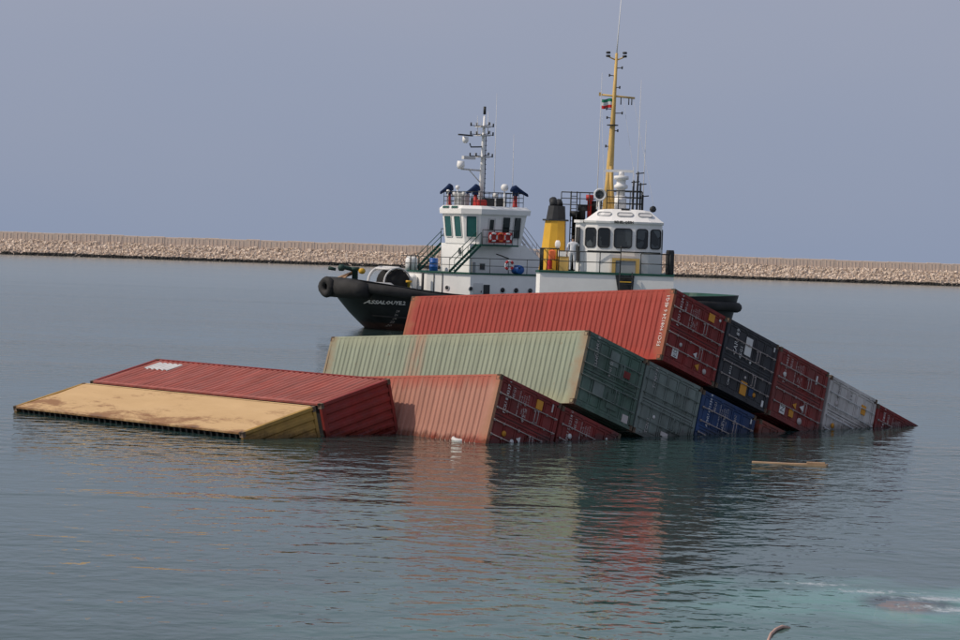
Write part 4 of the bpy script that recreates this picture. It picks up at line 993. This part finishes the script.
    for (x, y, z1) in ((-1.6,.62,9.95),(-1.75,.76,9.4),(-1.3,.42,9.5),(-1.6,.90,8.8)):
        mb = MB(); mb.tube([(x,y,8.0),(x,y,z1)], .045, 6); mb.tube([(x,y-.12,z1-.1),(x,y+.3,z1-.05)], .03, 5); mb.build('light_post', 'dark', root)
    mb = MB(); mb.lathe((-1.2,1.35,8.05), [(.10,0),(.16,.1),(.17,.22)], 8, (1,.6,.2)); mb.build('floodlight', 'dark', root)
    # mast
    bx, by = -2.3, -.86
    mp = [(bx,by,7.95),(bx-.02,by+.02,9.6),(bx-.1,by+.10,13.0),(bx-.15,by+.16,15.95)]
    mb = MB(); mb.tube(mp, [.30,.20,.115,.065], 8); mb.tube([(bx+.3,by+.26,8.0),(bx+.1,by+.06,10.2)], .10, 6); mb.build('mast', 'mastyellow', root)
    def mz(z): 
        for a, b in zip(mp, mp[1:]):
            if a[2] <= z <= b[2]: return Vector(a).lerp(Vector(b), (z-a[2])/(b[2]-a[2]))
        return Vector(mp[-1])
    c = mz(13.75); mb = MB(); mb.tube([c+Vector((0,-.72,.08)), c+Vector((0,1.05,-.05))], .055, 6); mb.box(c+Vector((0,-.72,.1)), (.12,.12,.18)); mb.build('crossarm', 'mastyellow', root)
    c = mz(15.7); mb = MB()
    for sy in (-1,1): mb.tube([c+Vector((0,0,-.1)), c+Vector((0,sy*.25,0)), c+Vector((0,sy*.42,.08))], .035, 5)
    mb.build('crossarm', 'mastyellow', root)
    for sy in (-1,1):
        for dz in (.05,.22):
            mb = MB(); mb.lathe(c+Vector((0,sy*.42,dz)), [(.10,0),(.12,.05),(.10,.11)], 8); mb.build('navigation_light', 'dark', root)
    for z, dy in ((15.2,.32),(14.8,-.3),(14.2,.25),(13.1,-.35),(12.65,-.3),(12.0,.28),(11.2,-.28),(12.9,.45)):
        c = mz(z); mb = MB(); mb.tube([c, c+Vector((.05,dy,.02))], .022, 4); mb.lathe(c+Vector((.05,dy,-.05)), [(.04,0),(.05,.14)], 6); mb.build('mast_fitting', 'dark', root)
    for dy in (.35,.75,.9):
        c = mz(13.75); mb = MB(); mb.tube([c+Vector((0,dy,-.05)), c+Vector((0,dy,-.4))], .03, 5); mb.build('halyard_block', 'dark', root)
    mb = MB(); mb.lathe(mz(12.3)+Vector((0,0,-.03)), [(.3,0),(.3,.05)], 10); mb.build('mast_ring', 'dark', root)
    c = mz(15.9); mb = MB(); mb.tube([c, c+Vector((0,.05,1.2)), c+Vector((0,.16,3.3))], [.035,.028,.012], 5); mb.build('whip_antenna', 'white', root)
    for (x, y, z0, z1) in ((-2.0,-1.42,8.0,14.9),(-1.7,.58,8.0,14.6),(-1.9,.35,8.0,10.2),(-2.4,.9,8.0,12.6)):
        mb = MB(); mb.tube([(x,y,z0),(x,y,lerp(z0,z1,.2)),(x,y+.03,z1)], [.035,.024,.010], 5); mb.build('whip_antenna', 'greywhite', root)
    mb = MB()
    for y in (-.65,.45,.95): mb.tube([mz(13.75)+Vector((0,y,0)), (bx,y*1.6,8.0)], .008, 3)
    mb.build('halyards', 'greywhite', root)
    # flag of three bands, gently rippled
    f0 = mz(13.75)+Vector((.02,-.62,-.14)); fl = None
    for k, m_ in enumerate(('flag_g','flag_w','flag_r')):
        mb = MB(); vs = []; n = 8
        for i in range(n+1):
            for j in (0,1):
                y = .60*i/n; z = -.16*(k+j)-.05*math.sin(i*.8+.4)*.7+.02*i/n
                vs.append(f0+Vector((.05*math.sin(i*1.3), y, z)))
        m2 = vs+[v+Vector((.012,0,0)) for v in vs]; o_ = len(vs)
        fs = [(2*i,2*i+1,2*i+3,2*i+2) for i in range(n)]+[(o_+2*i,o_+2*i+2,o_+2*i+3,o_+2*i+1) for i in range(n)]
        mb.add(m2, fs, True)
        if k == 0: fl = mb.build('flag', m_, root)
        else: mb.build('flag_band', m_, fl)
    # loose things aboard
    def at(name, loc, rz=0): return empty(name, M @ Matrix.Translation(loc) @ Matrix.Rotation(rz, 4, 'Z'))
    e = at('life_jacket_rack', (-1.9,-3.6,DZ)); tag(e, 'orange life vests hung on a stand before the yellow funnel', 'life vests')
    mb = MB(); mb.bbox((-.15,-.18,.55),(.1,.18,1.05), .08); mb.build('vest', 'orange', e)
    mb = MB(); mb.bbox((-.15,-.22,.05),(.1,.02,.55), .08); mb.build('vest', 'ringred', e)
    mb = MB(); mb.tube([(-.2,-.25,0),(-.2,-.25,1.1),(-.2,.25,1.1),(-.2,.25,0)], .025, 5); mb.build('stand', 'dark', e)
    e = at('deck_locker', (-1.9,-3.0,DZ)); tag(e, 'white topped deck locker between yellow funnel and wheelhouse', 'locker')
    mb = MB(); mb.bbox((-.3,-.25,.0),(.3,.25,.72), .03); mb.build('body', 'mastyellow', e)
    mb = MB(); mb.bbox((-.33,-.28,.722),(.33,.28,1.02), .04); mb.build('lid', 'white', e)
    return M, DZ
MY, DZ = make_yellow_tug()

# ------------------------------------------------------------------ crewman, back to the camera, one hand on the door
def make_person():
    root = empty('person', MY @ Matrix.Translation((-.35, -2.5, DZ)) @ Matrix.Rotation(R(180), 4, 'Z'))
    tag(root, 'person in white shirt and pale trousers leaning at the wheelhouse door', 'person')
    # local: faces +x (away from the camera), y to his left
    V, E_, Rr = [], [], []
    def v(x, y, z, r, p=None):
        V.append((x,y,z)); Rr.append(r)
        if p is not None: E_.append((p, len(V)-1))
        return len(V)-1
    pel = v(0,0,.95,(.155,.12)); wa = v(.01,0,1.12,(.14,.105),pel); ch = v(.03,0,1.32,(.175,.12),wa); nb = v(.05,0,1.46,(.09,.075),ch)
    nk = v(.07,0,1.53,(.055,.06),nb); hd = v(.09,0,1.62,(.078,.09),nk); ht = v(.10,0,1.73,(.07,.082),hd)
    nose = v(.195,0,1.62,(.018,.018),hd)
    for s, fx in ((1,.06),(-1,-.10)):
        hp = v(0,s*.09,.88,(.095,.10),pel); kn = v(fx*.5+.03,s*.105,.50,(.062,.068),hp); an = v(fx,s*.115,.09,(.042,.046),kn)
        he = v(fx-.03,s*.115,.045,(.042,.04),an); to = v(fx+.17,s*.13,.035,(.042,.03),an)
    def arm(s, el, wr, fdir):
        sh = v(.03,s*.205,1.40,(.062,.06),ch); e = v(*el,(.045,.045),sh); w_ = v(*wr,(.030,.028),e)
        d = Vector(fdir).normalized(); pm_ = Vector(wr)+d*.08; pa = v(*pm_,(.036,.02),w_)
        side = d.cross(Vector((0,0,1))).normalized() if abs(d.z) < .9 else Vector((0,1,0))
        for k, L_ in ((-1.5,.07),(-.5,.085),(.5,.08),(1.5,.06)):
            a = pm_+side*k*.019+d*.03; i1 = v(*a,(.010,.010),pa); i2 = v(*(a+d*L_*.55+Vector((0,0,-.008))),(.009,.009),i1); v(*(a+d*L_+Vector((.0,0,-.025))),(.008,.008),i2)
        th = Vector(wr)+d*.05+side*.045; i1 = v(*th,(.011,.011),pa); v(*(th+d*.05+side*.015),(.009,.009),i1)
    arm(-1, (.22,-.30,1.26), (.42,-.34,1.34), (1,-.1,.1))       # hand on the door frame
    arm(1, (-.02,.27,1.12), (.06,.28,.88), (.25,0,-1))
    me = bpy.data.meshes.new('body'); me.from_pydata(V, E_, []); ob = bpy.data.objects.new('tmp', me); COL.objects.link(ob)
    md = ob.modifiers.new('skin', 'SKIN')
    if not me.skin_vertices: me.attributes  # layer made by the modifier
    sv = me.skin_vertices[0].data if me.skin_vertices else None
    if sv:
        for i, r in enumerate(Rr): sv[i].radius = r
        sv[0].use_root = True
    sb = ob.modifiers.new('sub', 'SUBSURF'); sb.levels = 2; sb.render_levels = 2
    bpy.context.view_layer.update()
    bm_ = bpy.data.meshes.new_from_object(ob.evaluated_get(bpy.context.evaluated_depsgraph_get()))
    bpy.data.objects.remove(ob)
    for m_ in ('skin','shirt','trouser','dark'): bm_.materials.append(MAT[m_])
    for p in bm_.polygons:
        c = p.center; p.use_smooth = True
        if c.z > 1.49: p.material_index = 0
        elif c.z > .93 and abs(c.y) < .26 or (c.z > 1.2 and c.x < .16): p.material_index = 1
        elif abs(c.y) > .22: p.material_index = 0
        elif c.z > .075: p.material_index = 2
        else: p.material_index = 3
    b = bpy.data.objects.new('body', bm_); COL.objects.link(b); b.parent = root
    mb = MB(); mb.ball((.075,0,1.70), .105, 14, (1.0,.9,.95)); mb.build('hair', 'hair', root)
    for s in (1,-1):
        mb = MB(); mb.ball((.09,s*.088,1.635), .03, 8, (.8,.4,1.1)); mb.build('ear', 'skin', root)
        mb = MB(); mb.ball((.168,s*.032,1.645), .014, 8); mb.build('eye', 'hair', root)
    mb = MB(); mb.box((.172,0,1.575), (.012,.05,.012)); mb.build('mouth', 'red', root)
make_person()

# ------------------------------------------------------------------ flotsam
a, b = on_water(752,462.5), on_water(828,466)
e = empty('floating_plank', Matrix.Translation((a+b)/2)); e.rotation_euler.z = math.atan2((b-a).y, (b-a).x)
tag(e, 'orange brown wooden plank floating alone on the water before the doors', 'plank')
L_ = (b-a).length
mb = MB(); mb.loft([[(-L_/2,-.11,-.03),(-L_/2,.10,-.03),(-L_/2,.10,.035),(-L_/2,-.11,.035)], [(0,-.12,-.03),(0,.11,-.03),(0,.11,.03),(0,-.12,.03)], [(L_/2-.05,-.10,-.03),(L_/2,.12,-.03),(L_/2,.12,.05),(L_/2-.05,-.10,.05)]]); mb.build('board', 'wood', e)
mb = MB(); mb.lohi((L_*.22,-.10,.05),(L_*.46,.08,.09)); mb.build('batten', 'wood', e)
p = on_water(460.5, 440.5)
e = empty('float', Matrix.Translation(p)); tag(e, 'small white float with dark middle against the pink roof at the waterline', 'float')
mb = MB(); mb.torus((0,0,.03), .22, .07, (.05,-.15,1), 20, 8); mb.build('ring', 'print_white', e)
mb = MB(); mb.lathe((0,0,.02), [(.17,0),(.17,.05)], 12, (.05,-.15,1)); mb.build('core', 'dark', e)
# rope end poking out of the water
mb = MB(); pts = [on_water(767,645), on_water(768.5,640), on_water(771,635), on_water(776,631), on_water(782,628.6), on_water(790,628.2)]
pts = [q+Vector((0,0,z)) for q, z in zip(pts, (-.03,.0,.015,.025,.03,.0))]
mb.tube(pts, [.022,.024,.026,.027,.03,.02], 8); o = mb.build('rope', paint('salmon rope', (.50,.33,.27), .85, .35, bump=.6))
tag(o, 'short salmon coloured rope end floating alone in the open water', 'rope')
# reddish thing awash under the surface, with foam breaking on it
rnd = random.Random(5)
def patch(cx, cy, rx, ry, n=18, jit=.35):
    return [Vector((cx+rx*math.cos(2*math.pi*i/n)*(1+rnd.uniform(-jit,jit)), cy+ry*math.sin(2*math.pi*i/n)*(1+rnd.uniform(-jit,jit)), 0)) for i in range(n)]
p = on_water(908, 604)
mb = MB(); R0 = patch(p.x, p.y, .55, .80, 20, .25); c0 = Vector((p.x,p.y,0))
mb.loft([[q+Vector((0,0,-.35)) for q in R0], [c0.lerp(q,.9)+Vector((0,0,-.03)) for q in R0], [c0.lerp(q,.5)+Vector((0,0,-.006)) for q in R0]], smooth=True)
o = mb.build('sunken_tarpaulin', paint('faded red canvas', (.85,.22,.13), .8, .3)); tag(o, 'reddish canvas bundle lying just under the surface beside streaks of foam', 'canvas')
